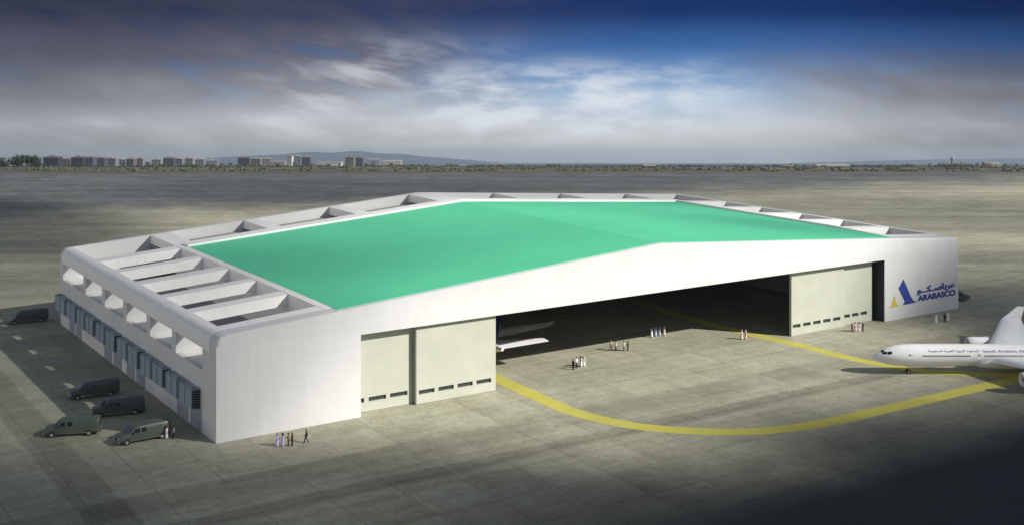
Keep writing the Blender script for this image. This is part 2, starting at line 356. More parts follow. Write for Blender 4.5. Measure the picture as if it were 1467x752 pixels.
# yellow taxi lines
def catmull(pts, n=8):
    out = []
    for i in range(len(pts)-1):
        p0, p1, p2, p3 = pts[max(i-1,0)], pts[i], pts[i+1], pts[min(i+2,len(pts)-1)]
        for j in range(n):
            t = j/n
            out.append(.5*((2*p1) + (p2-p0)*t + (2*p0-5*p1+4*p2-p3)*t*t + (3*p1-p0-3*p2+p3)*t**3))
    out.append(pts[-1]); return out
def taxi_line(pxs, z, w):
    pts = catmull([ground_at(*p) for p in pxs]); b = MB(); rows = []
    for i, p in enumerate(pts):
        d = (pts[min(i+1, len(pts)-1)] - pts[max(i-1, 0)]).normalized(); nrm = Vector((-d.y, d.x, 0))
        rows.append([b.b.verts.new(p + nrm*w/2 + Vector((0,0,z))), b.b.verts.new(p - nrm*w/2 + Vector((0,0,z)))])
    for r0, r1 in zip(rows, rows[1:]): b.b.faces.new((r0[0], r0[1], r1[1], r1[0]))
    o = b.build('painted_line', M['yellow']); 
    if o.data.polygons[0].normal.z < 0: o.data.flip_normals()
    return tag(o, kind='structure')
taxi_line([(640,508), (675,524), (710,541), (740,554.5), (775,570), (812,586), (850,597.5), (900,608), (950,614), (1000,617), (1050,618), (1100,616), (1150,610.5), (1200,601.5), (1250,590), (1300,578.5), (1350,567), (1400,555.5), (1440,546.5), (1475,539), (1530,529), (1600,517)], .008, 2.7)
taxi_line([(850,408), (880,420), (915,433), (960,448), (1010,462.5), (1045,471), (1072,477.5), (1098,483), (1136,492), (1185,504.5), (1215,512), (1244,518.5), (1273,523.5), (1300,527.5), (1331,531.5), (1365,534), (1404,535.5), (1440,536.5), (1480,537.5), (1540,539)], .012, 2.5)

# ------------------------------------------------------------------ hangar
L, D, H, P = 143.75, 78.9, 13.233, 18.4
def prof(s): return H + (P - H)*min(s, L - s)/(L/2)
hang = empty('hangar', (OX, OY, 0), OA, 'long white aircraft hangar with a shallow green roof and open sliding doors', 'hangar')
SD0, SD1, HD = 19.93, 123.3, 10.95
def arc(cx, cz, r, a0, a1, n=7): return [(cx + r*math.cos(R(a0 + (a1-a0)*i/n)), cz + r*math.sin(R(a0 + (a1-a0)*i/n))) for i in range(n+1)]
FST = lambda p, d: (p[0], d, p[1])
RL = 1.5
def wall_left_round(): return arc(RL, prof(0) + .1 - RL, RL, 180, 94)          # from the left face up onto the top
def front():
    b = MB()
    out = [(0, 0), (SD0, 0), (SD0, HD), (SD1, HD), (SD1, 0), (L, 0)] + arc(L - .45, H - .42, .45, 0, 86, 4) + [(L/2, P)] + wall_left_round()[::-1]
    lo, hi = b.prism(out, FST, 0, 2.6)
    b.b.edges.ensure_lookup_table()
    top = [e for e in b.b.edges if all(v in lo and v.co.z > 11.2 for v in e.verts)]
    bmesh.ops.bevel(b.b, geom=top, offset=.45, segments=4, profile=.5, affect='EDGES')
    o = b.build('front_wall', M['white'], hang, smooth=True)
    return o
front()
def slab(b, s0, s1, t0, t1, depth, up=0.0):
    ss = [s0] + ([L/2] if s0 < L/2 < s1 else []) + [s1]
    out = [(s, prof(s) + up) for s in ss] + [(s, prof(s) + up - depth) for s in ss[::-1]]
    b.prism(out, FST, t0, t1)
def beam(s0, s1, t0, t1, depth=1.55):
    b = MB(); slab(b, s0, s1, t0, t1, depth); return b.build('roof_beam', M['lit_white'], hang)
# left side: plinth wall, piers between the openings and the rounded ring beam
OPEN = [(5.0,15.6), (17.2,26.9), (28.6,38.5), (40.3,50.3), (52.0,61.8), (63.4,77.0)]
ZS, ZH = 8.05, 10.85
b = MB(); b.box(0, .7, 2.6, 77.9, 0, ZS); b.build('side_wall', M['white'], hang)
edges = [2.6] + [v for o in OPEN for v in o] + [77.9]
for i in range(0, len(edges), 2):
    b = MB(); b.box(0, 3.2, edges[i], edges[i+1], ZS, ZH); b.build('pier', M['white'], hang)
b = MB(); out = [(0, ZH), (2.0, ZH), (2.0, prof(2.0))] + wall_left_round()[::-1]
b.prism(out, FST, 2.6, 77.9); b.build('ring_beam', M['lit_white'], hang, smooth=True)
# right side and back
b = MB(); out = [(L-1.9, 0), (L, 0)] + arc(L - .45, H - .42, .45, 0, 86, 4) + [(L-1.9, prof(L-1.9))]
b.prism(out, FST, 2.6, 77.9); b.build('side_wall', M['white'], hang, smooth=True)
b = MB(); out = [(0, 0), (L, 0)] + arc(L - .45, H - .42, .45, 0, 86, 4) + [(L/2, P)] + wall_left_round()[::-1]
b.prism(out, FST, 77.9, D); b.build('back_wall', M['white'], hang, smooth=True)
# decks of the roof terrace
b = MB(); b.box(5.0, 15.75, 2.6, 77.9, 7.6, 8.0); b.build('side_deck', M['deck'], hang)
b = MB(); b.box(.7, 5.0, 2.6, 77.9, 7.6, 8.02); b.build('bright_deck', M['lit_white'], hang)  # deck strip lightened, deck behind darker: sun and shade put into colour
b = MB(); b.box(128.0, L-1.9, 2.6, 77.9, 7.6, 8.0); b.build('side_deck', M['deck'], hang)
b = MB(); b.prism([(15.75, prof(15.75)-1.8), (L/2, P-1.8), (128.0, prof(128.0)-1.8), (128.0, prof(128.0)-2.1), (L/2, P-2.1), (15.75, prof(15.75)-2.1)], FST, 63.6, 77.1); b.build('back_deck', M['deck'], hang)
# inner walls, rising a little above the roof as a rim
RIM = .42
for s0, s1, RM in ((15.75, 16.9, .07), (126.85, 128.0, RIM)):
    b = MB(); b.loft([[(s0, t, 0), (s1, t, 0), (s1, t, prof(s1)+q), (s0, t, prof(s0)+q)] for t, q in ((2.6, .03), (16, RM), (63.6, RM))]); b.build('inner_wall', M['lit_white'], hang)
b = MB(); out = [(16.9, 0), (126.85, 0), (126.85, prof(126.85)+RIM), (L/2, P+RIM), (16.9, prof(16.9)+RIM)]; b.prism(out, FST, 60.5, 63.6); b.build('inner_wall', M['lit_white'], hang)
# front strip of the ring and the cross beams
TB = [(14.48,17.15), (26.25,28.65), (37.65,40.6), (49.6,52.0), (60.75,63.6)]
for s0, s1 in ((2.0, 15.75), (128.0, L-1.9)):
    beam(s0, s1, 2.6, 5.0)
    for t0, t1 in TB: beam(s0, s1, t0, t1)
for s0, s1 in ((15.75,19.2), (33.6,36.2), (51.4,54.0), (69.35,74.4), (89.9,92.4), (107.8,110.3), (126.2,128.0)):
    beam(s0, s1, 63.6, 77.9)
b = MB(); slab(b, 16.9, 126.85, 2.6, 60.5, .7); b.build('roof_slab', M['inner'], hang)
def roof():
    b = MB()
    for s0, s1 in ((16.95, L/2), (L/2, 126.8)):
        out = [(s0, prof(s0)+.012), (s1, prof(s1)+.012), (s1, prof(s1)+.06), (s0, prof(s0)+.06)]
        b.prism(out, FST, .95, 60.45)
    return b.build('green_roof', M['roof'], hang)
roof()
# linings inside, so the hall is dark
b = MB(); b.box(16.92, 17.0, 2.7, 60.3, .02, 14.2-.7); b.build('inner_lining', M['inner'], hang)
b = MB(); b.box(126.75, 126.83, 2.7, 60.3, .02, 14.2-.7); b.build('inner_lining', M['inner'], hang)
b = MB(); b.box(17.0, 126.75, 60.40, 60.48, .02, 13.4); b.build('inner_lining', M['inner'], hang)

# sliding door leaves with a row of slots
def leaf(s0, s1, t0, th, slots, zt=10.9):
    b = MB(); z0, z1 = 1.32, 1.92; t1 = t0 + th
    b.box(s0, s1, t0, t1, .05, z0); b.box(s0, s1, t0, t1, z1, zt)
    ed = [s0] + [v for q in slots for v in q] + [s1]
    for i in range(0, len(ed), 2):
        if ed[i+1] - ed[i] > .01: b.box(ed[i], ed[i+1], t0, t1, z0, z1)
    o = b.build('hangar_door', M['door'], hang)
    for q in slots:
        g = MB(); g.box(q[0]+.005, q[1]-.005, t0+.28, t0+.32, z0+.005, z1-.005); g.build('window', M['slot'], o)
    g = MB(); g.box(s0+.02, s0+.14, t0-.05, t0-.003, .06, zt-.02); g.build('edge_trim', M['trim'], o)
    return o
leaf(28.75, 41.75, .9, .4, [(29.2+3.1*i, 31.7+3.1*i) for i in range(4)])
leaf(19.0, 29.4, 1.75, .4, [(19.2,21.3), (21.95,24.6), (25.2,27.9)])
leaf(101.2, 114.2, 1.2, .4, [(101.6+2.45*i, 103.45+2.45*i) for i in range(5)])
leaf(113.4, 121.95, 1.75, .4, [(114.6+2.2*i, 116.3+2.2*i) for i in range(3)])
b = MB(); b.box(123.2, 123.29, .12, 2.6, .02, 10.93); b.box(122.0, 123.19, 2.45, 2.55, .02, 10.93); b.build('reveal_shade', M['louvre_dark'], hang)  # near-black panels standing in for the shade inside the right jamb

# louvre units and service doors on the shaded side wall
def louvre(t0, t1, z0=2.95, z1=5.5):
    b = MB(); n = 8; dz = (z1-z0-.12)/n
    for i in range(n):
        z = z0 + .05 + dz*i
        fn = lambda p, d: (p[0], d, p[1])
        b.prism([(-1.22, z), (-1.10, z+dz*.55), (-.05, z+dz*.55), (-.05, z+dz*.43), (-1.08, z+dz*.43), (-1.20, z-.03)], fn, t0, t1)
    b.box(-1.26, -.002, t0-.03, t1+.03, z1-.08, z1)
    for tt in (t0, (t0+t1)/2-.06, t1-.12): b.box(-1.28, -1.225, tt, tt+.10, z0, z1-.085)
    o = b.build('louvre_unit', M['louvre'], hang)
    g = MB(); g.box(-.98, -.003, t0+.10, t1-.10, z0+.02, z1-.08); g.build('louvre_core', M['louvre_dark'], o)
    for tt in (t0+.5, t1-1.0):
        g = MB(); g.box(-1.0, -.5, tt, tt+.5, z1+.002, z1+.22); g.build('roof_vent', M['louvre'], o)
for a, c in ((5.7,10.9), (11.5,16.3), (17.6,22.4), (23.0,27.8), (29.1,33.9), (34.6,39.4), (40.9,45.8), (46.5,51.4), (52.8,57.7), (58.4,63.2), (64.2,70.0), (71.0,77.6)): louvre(a, c)
def service_door(t0, t1):
    b = MB(); n = max(3, int((t1-t0)/.9)); w = (t1-t0)/n
    for i in range(n): b.box(-.06, -.003, t0+w*i+.02, t0+w*(i+1)-.02, .02, 2.85)
    o = b.build('service_door', M['shutter'], hang)
    g = MB(); g.box(-.10, -.06, t0+w*.8, t0+w*.8+.05, 1.0, 1.25); g.build('handle', M['rubber_trim'], o)
for a, c in ((5.3,9.6), (10.4,14.9), (29.3,33.4), (34.3,38.3), (41.0,45.2), (46.3,50.6), (64.4,68.0), (69.0,72.4)): service_door(a, c)

# ------------------------------------------------------------------ company sign on the front wall
def text_mesh(body, size=1.0, bold=0.0, extrude=.05):
    c = bpy.data.curves.new('lettering', 'FONT'); c.body = body; c.size = size; c.extrude = extrude; c.offset = bold; c.resolution_u = 4
    o = bpy.data.objects.new('lettering', c); COL.objects.link(o); dg = bpy.context.evaluated_depsgraph_get(); dg.update()
    me = bpy.data.meshes.new_from_object(o.evaluated_get(dg)); bpy.data.objects.remove(o); bpy.data.curves.remove(c); return me
AR = {'ا': (0xFE8D,0xFE8E,0,0), 'ب': (0xFE8F,0xFE90,0xFE91,0xFE92), 'ة': (0xFE93,0xFE94,0,0), 'ج': (0xFE9D,0xFE9E,0xFE9F,0xFEA0), 'خ': (0xFEA5,0xFEA6,0xFEA7,0xFEA8),
      'د': (0xFEA9,0xFEAA,0,0), 'ر': (0xFEAD,0xFEAE,0,0), 'س': (0xFEB1,0xFEB2,0xFEB3,0xFEB4), 'ط': (0xFEC1,0xFEC2,0xFEC3,0xFEC4), 'ع': (0xFEC9,0xFECA,0xFECB,0xFECC),
      'ك': (0xFED9,0xFEDA,0xFEDB,0xFEDC), 'ل': (0xFEDD,0xFEDE,0xFEDF,0xFEE0), 'و': (0xFEED,0xFEEE,0,0), 'ي': (0xFEF1,0xFEF2,0xFEF3,0xFEF4)}
def shape_arabic(txt):
    out = []; n = len(txt)
    for i, c in enumerate(txt):
        if c not in AR: out.append(c); continue
        prev = i > 0 and (txt[i-1] == 'ـ' or (txt[i-1] in AR and AR[txt[i-1]][2])); nxt = i < n-1 and txt[i+1] in list(AR) + ['ـ'] and AR[c][2]
        out.append(chr(AR[c][3 if prev and nxt else 2 if nxt else 1 if prev else 0]))
    return ''.join(out[::-1])
def fit(me, x0, x1, z0, z1, fn):
    xs = [v.co.x for v in me.vertices]; ys = [v.co.y for v in me.vertices]
    ax, bx, ay, by = min(xs), max(xs), min(ys), max(ys)
    for v in me.vertices: v.co = fn(x0 + (v.co.x-ax)/(bx-ax)*(x1-x0), z0 + (v.co.y-ay)/(by-ay)*(z1-z0), v.co.z)
    return me
def text_obj(me, name, m, parent):
    me.materials.clear(); me.materials.append(m); me.name = name
    o = bpy.data.objects.new(name, me); COL.objects.link(o); o.parent = parent; return o
sign = empty('wall_sign', (OX, OY, 0), OA, 'blue and yellow company sign with Arabic and Latin lettering on the white wall', 'sign')
on_wall = lambda s, z, d: Vector((s, -.07 - d, z))
text_obj(fit(text_mesh('ARABASCO', bold=.022), 132.2, 142.75, 2.62, 3.72, on_wall), 'lettering', M['logo_blue'], sign)
text_obj(fit(text_mesh(shape_arabic('عرباسـكــو'), bold=.028), 132.0, 142.8, 3.78, 5.25, on_wall), 'arabic_lettering', M['logo_blue'], sign)
b = MB(); b.prism([(128.26,7.0), (127.05,5.6), (128.75,3.0), (128.1,2.45), (131.75,2.58), (130.85,3.0), (130.3,3.6)], FST, -.12, -.002); b.build('emblem', M['logo_blue'], sign)
b = MB(); b.prism([(124.45,2.42), (125.15,2.75), (125.5,3.3), (125.92,4.3), (126.2,3.2), (126.6,2.75), (127.1,2.46)], FST, -.12, -.002); b.build('small_emblem', M['logo_yellow'], sign)

# ------------------------------------------------------------------ airliner
FUS = [(0,.03,2.45), (.12,.17,2.46), (.35,.36,2.49), (.8,.62,2.55), (1.5,.95,2.62), (2.3,1.22,2.70), (3.4,1.46,2.77), (4.8,1.58,2.80), (6.5,1.62,2.82), (12,1.62,2.82), (20,1.62,2.82), (27,1.62,2.82), (31,1.46,2.95), (35,1.02,3.25), (38,.6,3.5), (40,.22,3.7)]
def fus(x):
    for a, b_ in zip(FUS, FUS[1:]):
        if a[0] <= x <= b_[0]:
            q = (x-a[0])/(b_[0]-a[0]); return a[1] + (b_[1]-a[1])*q, a[2] + (b_[2]-a[2])*q
    return FUS[-1][1:]
def fpt(x, ang, off=0.0, side=-1):
    r, zc = fus(x); r += off; return Vector((x, side*r*math.cos(R(ang)), zc + r*math.sin(R(ang))))
def patch(x0, x1, a0, a1, off, side=-1, nx=3, na=3):
    b = MB(); g = [[b.b.verts.new(fpt(x0+(x1-x0)*i/nx, a0+(a1-a0)*j/na, off, side)) for j in range(na+1)] for i in range(nx+1)]
    for i in range(nx):
        for j in range(na): b.b.faces.new((g[i][j], g[i+1][j], g[i+1][j+1], g[i][j+1]))
    return b
def foil(le, te, thick):
    """aerofoil ring between a leading edge point and a trailing edge point"""
    le, te = Vector(le), Vector(te); c = te - le; ln = c.length; out = []
    pr = [(1,0), (.75,.055), (.45,.10), (.2,.10), (.06,.06), (0,0), (.06,-.035), (.25,-.05), (.6,-.035)]
    up = Vector((0,0,1))
    for q, h in pr: out.append(le + c*q + up*h*ln*thick)
    return out
def airliner(name, label, cat, loc, rz, titles=True):
    r0 = empty(name, loc, rz, label, cat)
    b = MB(); n = 28; dens = []
    for a, c in zip(FUS, FUS[1:]):
        k_ = max(1, int((c[0]-a[0])/1.2)); dens += [a[0] + (c[0]-a[0])*i/k_ for i in range(k_)]
    dens.append(40)
    b.loft([[(x, fus(x)[0]*math.cos(2*math.pi*i/n), fus(x)[1] + fus(x)[0]*math.sin(2*math.pi*i/n)) for i in range(n)] for x in dens])
    body = b.build('fuselage', M['jet'], r0, smooth=True)
    b = MB(); fr = [(14.8,.9), (16,1.35), (18,1.62), (23,1.66), (25.5,1.35), (27,.9)]
    b.loft([[(x, w*1.08*math.cos(2*math.pi*i/16), 2.0 + .75*w*math.sin(2*math.pi*i/16)) for i in range(16)] for x, w in fr]); b.build('belly_fairing', M['jet'], r0, smooth=True)
    for sd in (-1, 1):
        # wing: leading edge from (17,1) to (27.2,20); winglet beyond
        st = [(1.0, 16.9, 25.8, 2.05, 1.0), (4.5, 18.8, 26.2, 2.35, .95), (8, 20.7, 27.0, 2.66, .85), (13, 23.4, 28.8, 3.1, .8), (20, 27.2, 30.6, 3.75, .75)]
        b = MB(); b.loft([foil((le, sd*y, z), (te, sd*y, z-.05), th) for y, le, te, z, th in st])
        w = b.build('wing', M['jet'], r0, smooth=True)
        b = MB(); b.loft([foil((27.25, sd*20.01, 3.76), (30.6, sd*20.01, 3.72), .7), foil((28.6, sd*20.5, 4.5), (31.0, sd*20.5, 4.5), .6), foil((30.2, sd*20.9, 5.6), (31.6, sd*20.9, 5.6), .5)]); b.build('winglet', M['jet'], w, smooth=True)
        for y in (5.2, 9.0, 13.5):
            b = MB(); x = 25.6 + (y-4.5)*.26; z = 2.2 + (y-4.5)*.09
            b.loft([[(x+dx, sd*y + q*math.cos(a), z + q*1.2*math.sin(a)) for a in [2*math.pi*i/8 for i in range(8)]] for dx, q in ((-1.6,.05), (-.8,.19), (.4,.2), (1.6,.04))]); b.build('flap_fairing', M['jet_grey'], w, smooth=True)
        # engine under the wing
        e_y, e_z, x0 = sd*10.6, 1.95, 18.2
        prof_e = [(.55,.74), (.05,.80), (0,.90), (.12,.99), (.9,1.08), (2.4,1.02), (3.6,.78), (3.62,.62)]
        b = MB(); b.loft([[(x0+q, e_y + r*math.cos(2*math.pi*i/20), e_z + r*math.sin(2*math.pi*i/20)) for i in range(20)] for q, r in prof_e], cap=False)
        en = b.build('engine', M['jet'], r0, smooth=True)
        b = MB(); b.tube((x0+.5, e_y, e_z), (x0+.56, e_y, e_z), .76, .76, 18); b.tube((x0+.1, e_y, e_z), (x0+.49, e_y, e_z), .04, .22, 12); b.build('fan', M['intake'], en)
        b = MB(); b.tube((x0+3.2, e_y, e_z), (x0+4.3, e_y, e_z), .55, .3, 16); b.build('exhaust_cone', M['jet_grey'], en)
        b = MB(); b.loft([[(x0+q, e_y + .1*c, e_z + z) for c, z in ((-1, .9), (1, .9), (1, zt), (-1, zt))] for q, zt in ((1.2, .98), (3.4, 1.12))]); b.build('pylon', M['jet'], en)
        # tailplane
        b = MB(); b.loft([foil((33.6, sd*.5, 3.3), (38.4, sd*.5, 3.3), .9), foil((37.6, sd*8.0, 3.7), (39.6, sd*8.0, 3.7), .8)]); b.build('tailplane', M['jet'], r0, smooth=True)
        # main gear
        b = MB(); b.tube((24.6, sd*2.6, 2.1), (24.6, sd*2.6, .5), .14, .12); g = b.build('main_gear', M['steel'], r0)
        for dx in (-.55, .55):
            b = MB(); b.tube((24.6+dx, sd*2.6-.42, .5), (24.6+dx, sd*2.6+.42, .5), .5, .5, 18); b.build('wheel', M['rubber'], g, smooth=True)
        # cabin doors and windows
        for x in (5.0, 15.3, 26.5):
            d_ = patch(x, x+.62, -12, 36, .012, sd).build('cabin_door', M['jet'], r0, smooth=True)
            b = MB()
            for q0, q1, a0, a1 in ((x-.05, x, -12, 36), (x+.62, x+.67, -12, 36), (x-.05, x+.67, 36, 37.6), (x-.05, x+.67, -13.6, -12)):
                g_ = [[b.b.verts.new(fpt(xx, aa, .014, sd)) for aa in (a0, (a0+a1)/2, a1)] for xx in (q0, q1)]
                for j in range(2): b.b.faces.new((g_[0][j], g_[1][j], g_[1][j+1], g_[0][j+1]))
            b.build('door_seal', M['panel_grey'], d_)
            patch(x+.2, x+.42, 8, 16, .02, sd, 1, 1).build('door_window', M['black'], d_)
        for i in range(21): patch(7.15+.345*i, 7.34+.345*i, 3.5, 11.5, .012, sd, 1, 2).build('window', M['black'], r0)
        for i in range(24): patch(16.4+.345*i, 16.59+.345*i, 3.5, 11.5, .012, sd, 1, 2).build('window', M['black'], r0)
        # flight deck glazing
        for x0_, x1_, a0, a1 in ((1.28, 1.72, 52, 80), (1.42, 2.0, 29, 50), (2.08, 2.7, 22, 42)):
            patch(x0_, x1_, a0, a1, .014, sd).build('cockpit_window', M['black'], r0, smooth=True)
    b = MB(); b.loft([foil((31.0, 0, 4.2), (37.9, 0, 4.2), 0.0), ]) if False else None
    def fin_ring(z, le, te, w): return [(te, 0, z), (te*.6+le*.4, w, z), (te*.15+le*.85, w, z), (le, 0, z), (te*.15+le*.85, -w, z), (te*.6+le*.4, -w, z)]
    b.loft([fin_ring(3.9, 31.2, 38.4, .24), fin_ring(9.8, 36.9, 40.4, .12)]); b.build('fin', M['jet'], r0, smooth=True)
    # nose gear
    b = MB(); b.tube((5.6, 0, 1.35), (5.45, 0, .32), .09, .07); g = b.build('nose_gear', M['steel'], r0)
    for dy in (-.26, .26):
        b = MB(); b.tube((5.45, dy-.11, .33), (5.45, dy+.11, .33), .33, .33, 18); wv = b.build('wheel', M['rubber'], g, smooth=True)
        b = MB(); b.tube((5.45, dy-.115, .33), (5.45, dy+.115, .33), .14, .14, 12); b.build('rim', M['rim'], wv)
    if titles:
        wrap = lambda x, a, d: fpt(x, a, .012 + d*.2)
        text_obj(fit(text_mesh(shape_arabic('الخطوط الجوية العربية السعودية'), extrude=.02, bold=.01), 8.0, 15.6, 24, 43, wrap), 'arabic_title', M['titles'], r0)
        text_obj(fit(text_mesh('Saudi Arabian Airlines', extrude=.02, bold=.01), 16.2, 24.4, 26, 41, wrap), 'title', M['titles'], r0)
    return r0
plane = airliner('airliner', 'white airliner with purple titles standing on the apron at the right edge', 'airplane', (54.15, 188.4, 0), R(0.0))
jet2 = copy_tree(plane, skip=('title', 'arabic_title', 'window', 'cabin_door', 'cockpit_window'))
jet2.location = W(46.5, 50.5); jet2.rotation_euler = (0, 0, OA - math.pi/2); jet2.scale = (1.1, 1.1, 1.1)
tag(jet2, 'airliner with a dark blue fin parked inside the dark hangar behind the left door', 'airplane')
for c in kids(jet2):
    if c.name.startswith('wing'):
        c.location = (24*.38, 0, -1.15); c.scale = (.62, .80, 1)
        for q in kids(c):
            if q.name.startswith('winglet'): q.scale.z = .35; q.location.z = 3.75*.65
    if c.name.startswith('fin'):
        c.material_slots[0].link = 'OBJECT'; c.material_slots[0].material = M['jet_blue']

# ------------------------------------------------------------------ vans
def make_van(loc, ang, label):
    r0 = empty('van', loc, ang, label, 'van', 'dark green vans parked round the hangar'); r0.scale = (1.02, 1, .93)
    # x runs back from the nose; half width w, sill zb, shoulder zs, roof zr, roof half width wr
    st = [(-3.30, .84, .52, .98, 1.06, .78), (-3.22, .94, .42, 1.06, 1.20, .86), (-2.75, 1.0, .40, 1.16, 1.34, .90), (-2.15, 1.02, .40, 1.22, 1.46, .92),
          (-1.55, 1.03, .40, 1.30, 2.06, .86), (-1.2, 1.03, .40, 1.34, 2.28, .84), (-.6, 1.03, .40, 1.36, 2.36, .84), (1.5, 1.03, .40, 1.36, 2.38, .84), (3.0, 1.03, .42, 1.36, 2.36, .84), (3.22, 1.0, .46, 1.34, 2.28, .82), (3.28, .95, .55, 1.30, 2.12, .80)]
    def ring(x, w, zb, zs, zr, wr):
        half = [(0, zb), (w*.86, zb), (w, zb+.16), (w, zs), (wr + (w-wr)*.35, zs + (zr-zs)*.62), (wr, zr-.16), (wr*.82, zr-.03), (0, zr)]
        return [(x, y, z) for y, z in half] + [(x, -y, z) for y, z in half[-2:0:-1]]
    b = MB(); b.loft([ring(*s) for s in st]); body = b.build('body', M['van'], r0, smooth=True)
    def side_y(x, z, off=.012):
        for s0, s1 in zip(st, st[1:]):
            if s0[0] <= x <= s1[0]:
                q = (x-s0[0])/(s1[0]-s0[0]); w, zb, zs, zr, wr = [s0[i] + (s1[i]-s0[i])*q for i in range(1, 6)]
                zm = zs + (zr-zs)*.62; wm = wr + (w-wr)*.35
                if z <= zs: return w + off
                if z <= zm: return w + (wm-w)*(z-zs)/(zm-zs) + off
                return wm + (wr-wm)*min(1, (z-zm)/(zr-.16-zm)) + off
        return 1.03
    def side_patch(name, quad, m, sd, par):
        b_ = MB(); n_ = 4; g = []
        for i in range(n_+1):
            row = []
            for j in range(n_+1):
                a_ = Vector(quad[0])*(1-i/n_) + Vector(quad[1])*i/n_; c_ = Vector(quad[3])*(1-i/n_) + Vector(quad[2])*i/n_
                p = a_*(1-j/n_) + c_*j/n_; row.append(b_.b.verts.new((p.x, sd*side_y(p.x, p.y), p.y)))
            g.append(row)
        for i in range(n_):
            for j in range(n_): b_.b.faces.new((g[i][j], g[i+1][j], g[i+1][j+1], g[i][j+1]))
        return b_.build(name, m, par)
    for sd in (-1, 1):
        dr = side_patch('door', [(-1.75,.62), (-.62,.62), (-.62,1.36), (-1.75,1.30)], M['van'], sd, r0)
        side_patch('door_window', [(-1.52,1.42), (-.70,1.42), (-.74,1.98), (-1.24,1.98)], M['black'], sd, dr)
        b = MB(); b.box(-.85, -.7, sd*1.045, sd*1.075, 1.12, 1.17); b.build('handle', M['rubber_trim'], dr)
        side_patch('quarter_window', [(-.50,1.44), (.10,1.44), (.10,1.96), (-.50,1.96)], M['black'], sd, r0)
        b = MB(); b.box(-1.66, -1.52, sd*1.05, sd*1.27, 1.36, 1.62); b.build('mirror', M['rubber_trim'], r0)
        b = MB(); b.box(-3.315, -3.22, sd*.52, sd*.80, .78, 1.0) if sd > 0 else b.box(-3.315, -3.22, -.80, -.52, .78, 1.0); b.build('headlight', M['lamp'], r0)
        b = MB(); b.box(3.2, 3.30, min(sd*.80, sd*.93), max(sd*.80, sd*.93), .95, 1.35); b.build('tail_light', M['red'], r0)
        b = MB(); b.box(-1.9, 1.9, min(sd*1.03, sd*1.06), max(sd*1.03, sd*1.06), .44, .54); b.build('sill_strip', M['chrome'], r0)
        for x in (-2.35, 2.05):
            b = MB(); b.tube((x, sd*.80, .37), (x, sd*1.055, .37), .37, .37, 20); w = b.build('wheel', M['rubber'], r0, smooth=True)
            b = MB(); b.tube((x, sd*1.04, .37), (x, sd*1.066, .37), .21, .19, 16); b.build('rim', M['rim'], w, smooth=True)
            b = MB(); b.prism([(x + .47*math.cos(a), .37 + .47*math.sin(a)) for a in [math.pi*i/12 for i in range(13)]], lambda p, d: (p[0], d, p[1]), sd*1.0, sd*1.036); b.build('wheel_arch', M['rubber_trim'], r0)
    b = MB(); q = [(-2.12, .80, 1.49), (-2.12, -.80, 1.49), (-1.60, -.74, 2.03), (-1.60, .74, 2.03)]
    b.face([(x-.03, y, z+.03) for x, y, z in q]); b.build('windscreen', M['black'], r0)
    b = MB(); b.box(-3.42, -3.2, -.96, .96, .42, .62); b.build('front_bumper', M['chrome'], r0)
    b = MB(); b.box(3.2, 3.42, -.96, .96, .42, .60); b.build('rear_bumper', M['chrome'], r0)
    b = MB(); b.box(-3.325, -3.22, -.50, .50, .74, 1.0); b.build('grille', M['rubber_trim'], r0)
    for sd in (-1, 1):
        b = MB(); b.box(3.24, 3.295, min(sd*.1, sd*.66), max(sd*.1, sd*.66), 1.42, 1.95); b.build('rear_window', M['black'], r0)
    return r0
van0 = None
VANS = [((-86.2, 222.9), 29.5, 'M', 'dark green van parked alone at the far end of the shaded side wall'),
        ((-58.9, 176.4), 30.0, 'M', 'dark green van in the wall shade, parked second up from the corner cluster'),
        ((-52.8, 167.9), 20.5, 'M', 'dark green van in the wall shade with its nose behind the lighter van'),
        ((-55.9, 159.3), 10.5, 'van', 'dark green van at the shadow edge, leftmost of the cluster near the corner'),
        ((-46.3, 157.1), 36.0, 'van', 'sunlit green van nearest the hangar corner, two people standing at its rear'),
        ((84.75, 241.4), 188.0, 'M', 'dark van partly hidden behind the right corner of the hangar')]
for (x, y), a, kind, lab in VANS:
    if van0 is None: v = van0 = make_van((x, y, 0), R(a), lab)
    else: v = copy_tree(van0); v.location = (x, y, 0); v.rotation_euler = (0, 0, R(a)); v['label'] = lab
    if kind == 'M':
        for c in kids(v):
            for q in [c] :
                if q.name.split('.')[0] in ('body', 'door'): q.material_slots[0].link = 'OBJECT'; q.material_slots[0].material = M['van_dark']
# ------------------------------------------------------------------ people
SKIN = mat('skin', (.30,.17,.11), .6)
CLOTH = {n: mat('cloth_' + n, c, .85) for n, c in dict(white=(.78,.77,.75), lilac=(.60,.50,.74), peach=(.72,.46,.35), pink=(.70,.48,.46), cream=(.70,.64,.54), khaki=(.30,.25,.16), maroon=(.11,.022,.028), black=(.018,.018,.020), navy=(.020,.024,.05), grey=(.20,.20,.21), blue=(.46,.52,.66), red=(.36,.05,.05), hair=(.015,.012,.010), brown=(.09,.06,.04)).items()}
def skin(verts, edges, radii, root=0, sub=1):
    me = bpy.data.meshes.new('skin'); me.from_pydata([Vector(v) for v in verts], edges, [])
    o = bpy.data.objects.new('skin', me); COL.objects.link(o)
    md = o.modifiers.new('s', 'SKIN'); md.use_smooth_shade = True
    for i, r in enumerate(radii):
        sv = me.skin_vertices[0].data[i]; sv.radius = (r, r) if not hasattr(r, '__len__') else r; sv.use_root = (i == root)
    sb = o.modifiers.new('b', 'SUBSURF'); sb.levels = sub; sb.render_levels = sub
    dg = bpy.context.evaluated_depsgraph_get(); dg.update()
    out = bpy.data.meshes.new_from_object(o.evaluated_get(dg)); bpy.data.objects.remove(o); return out
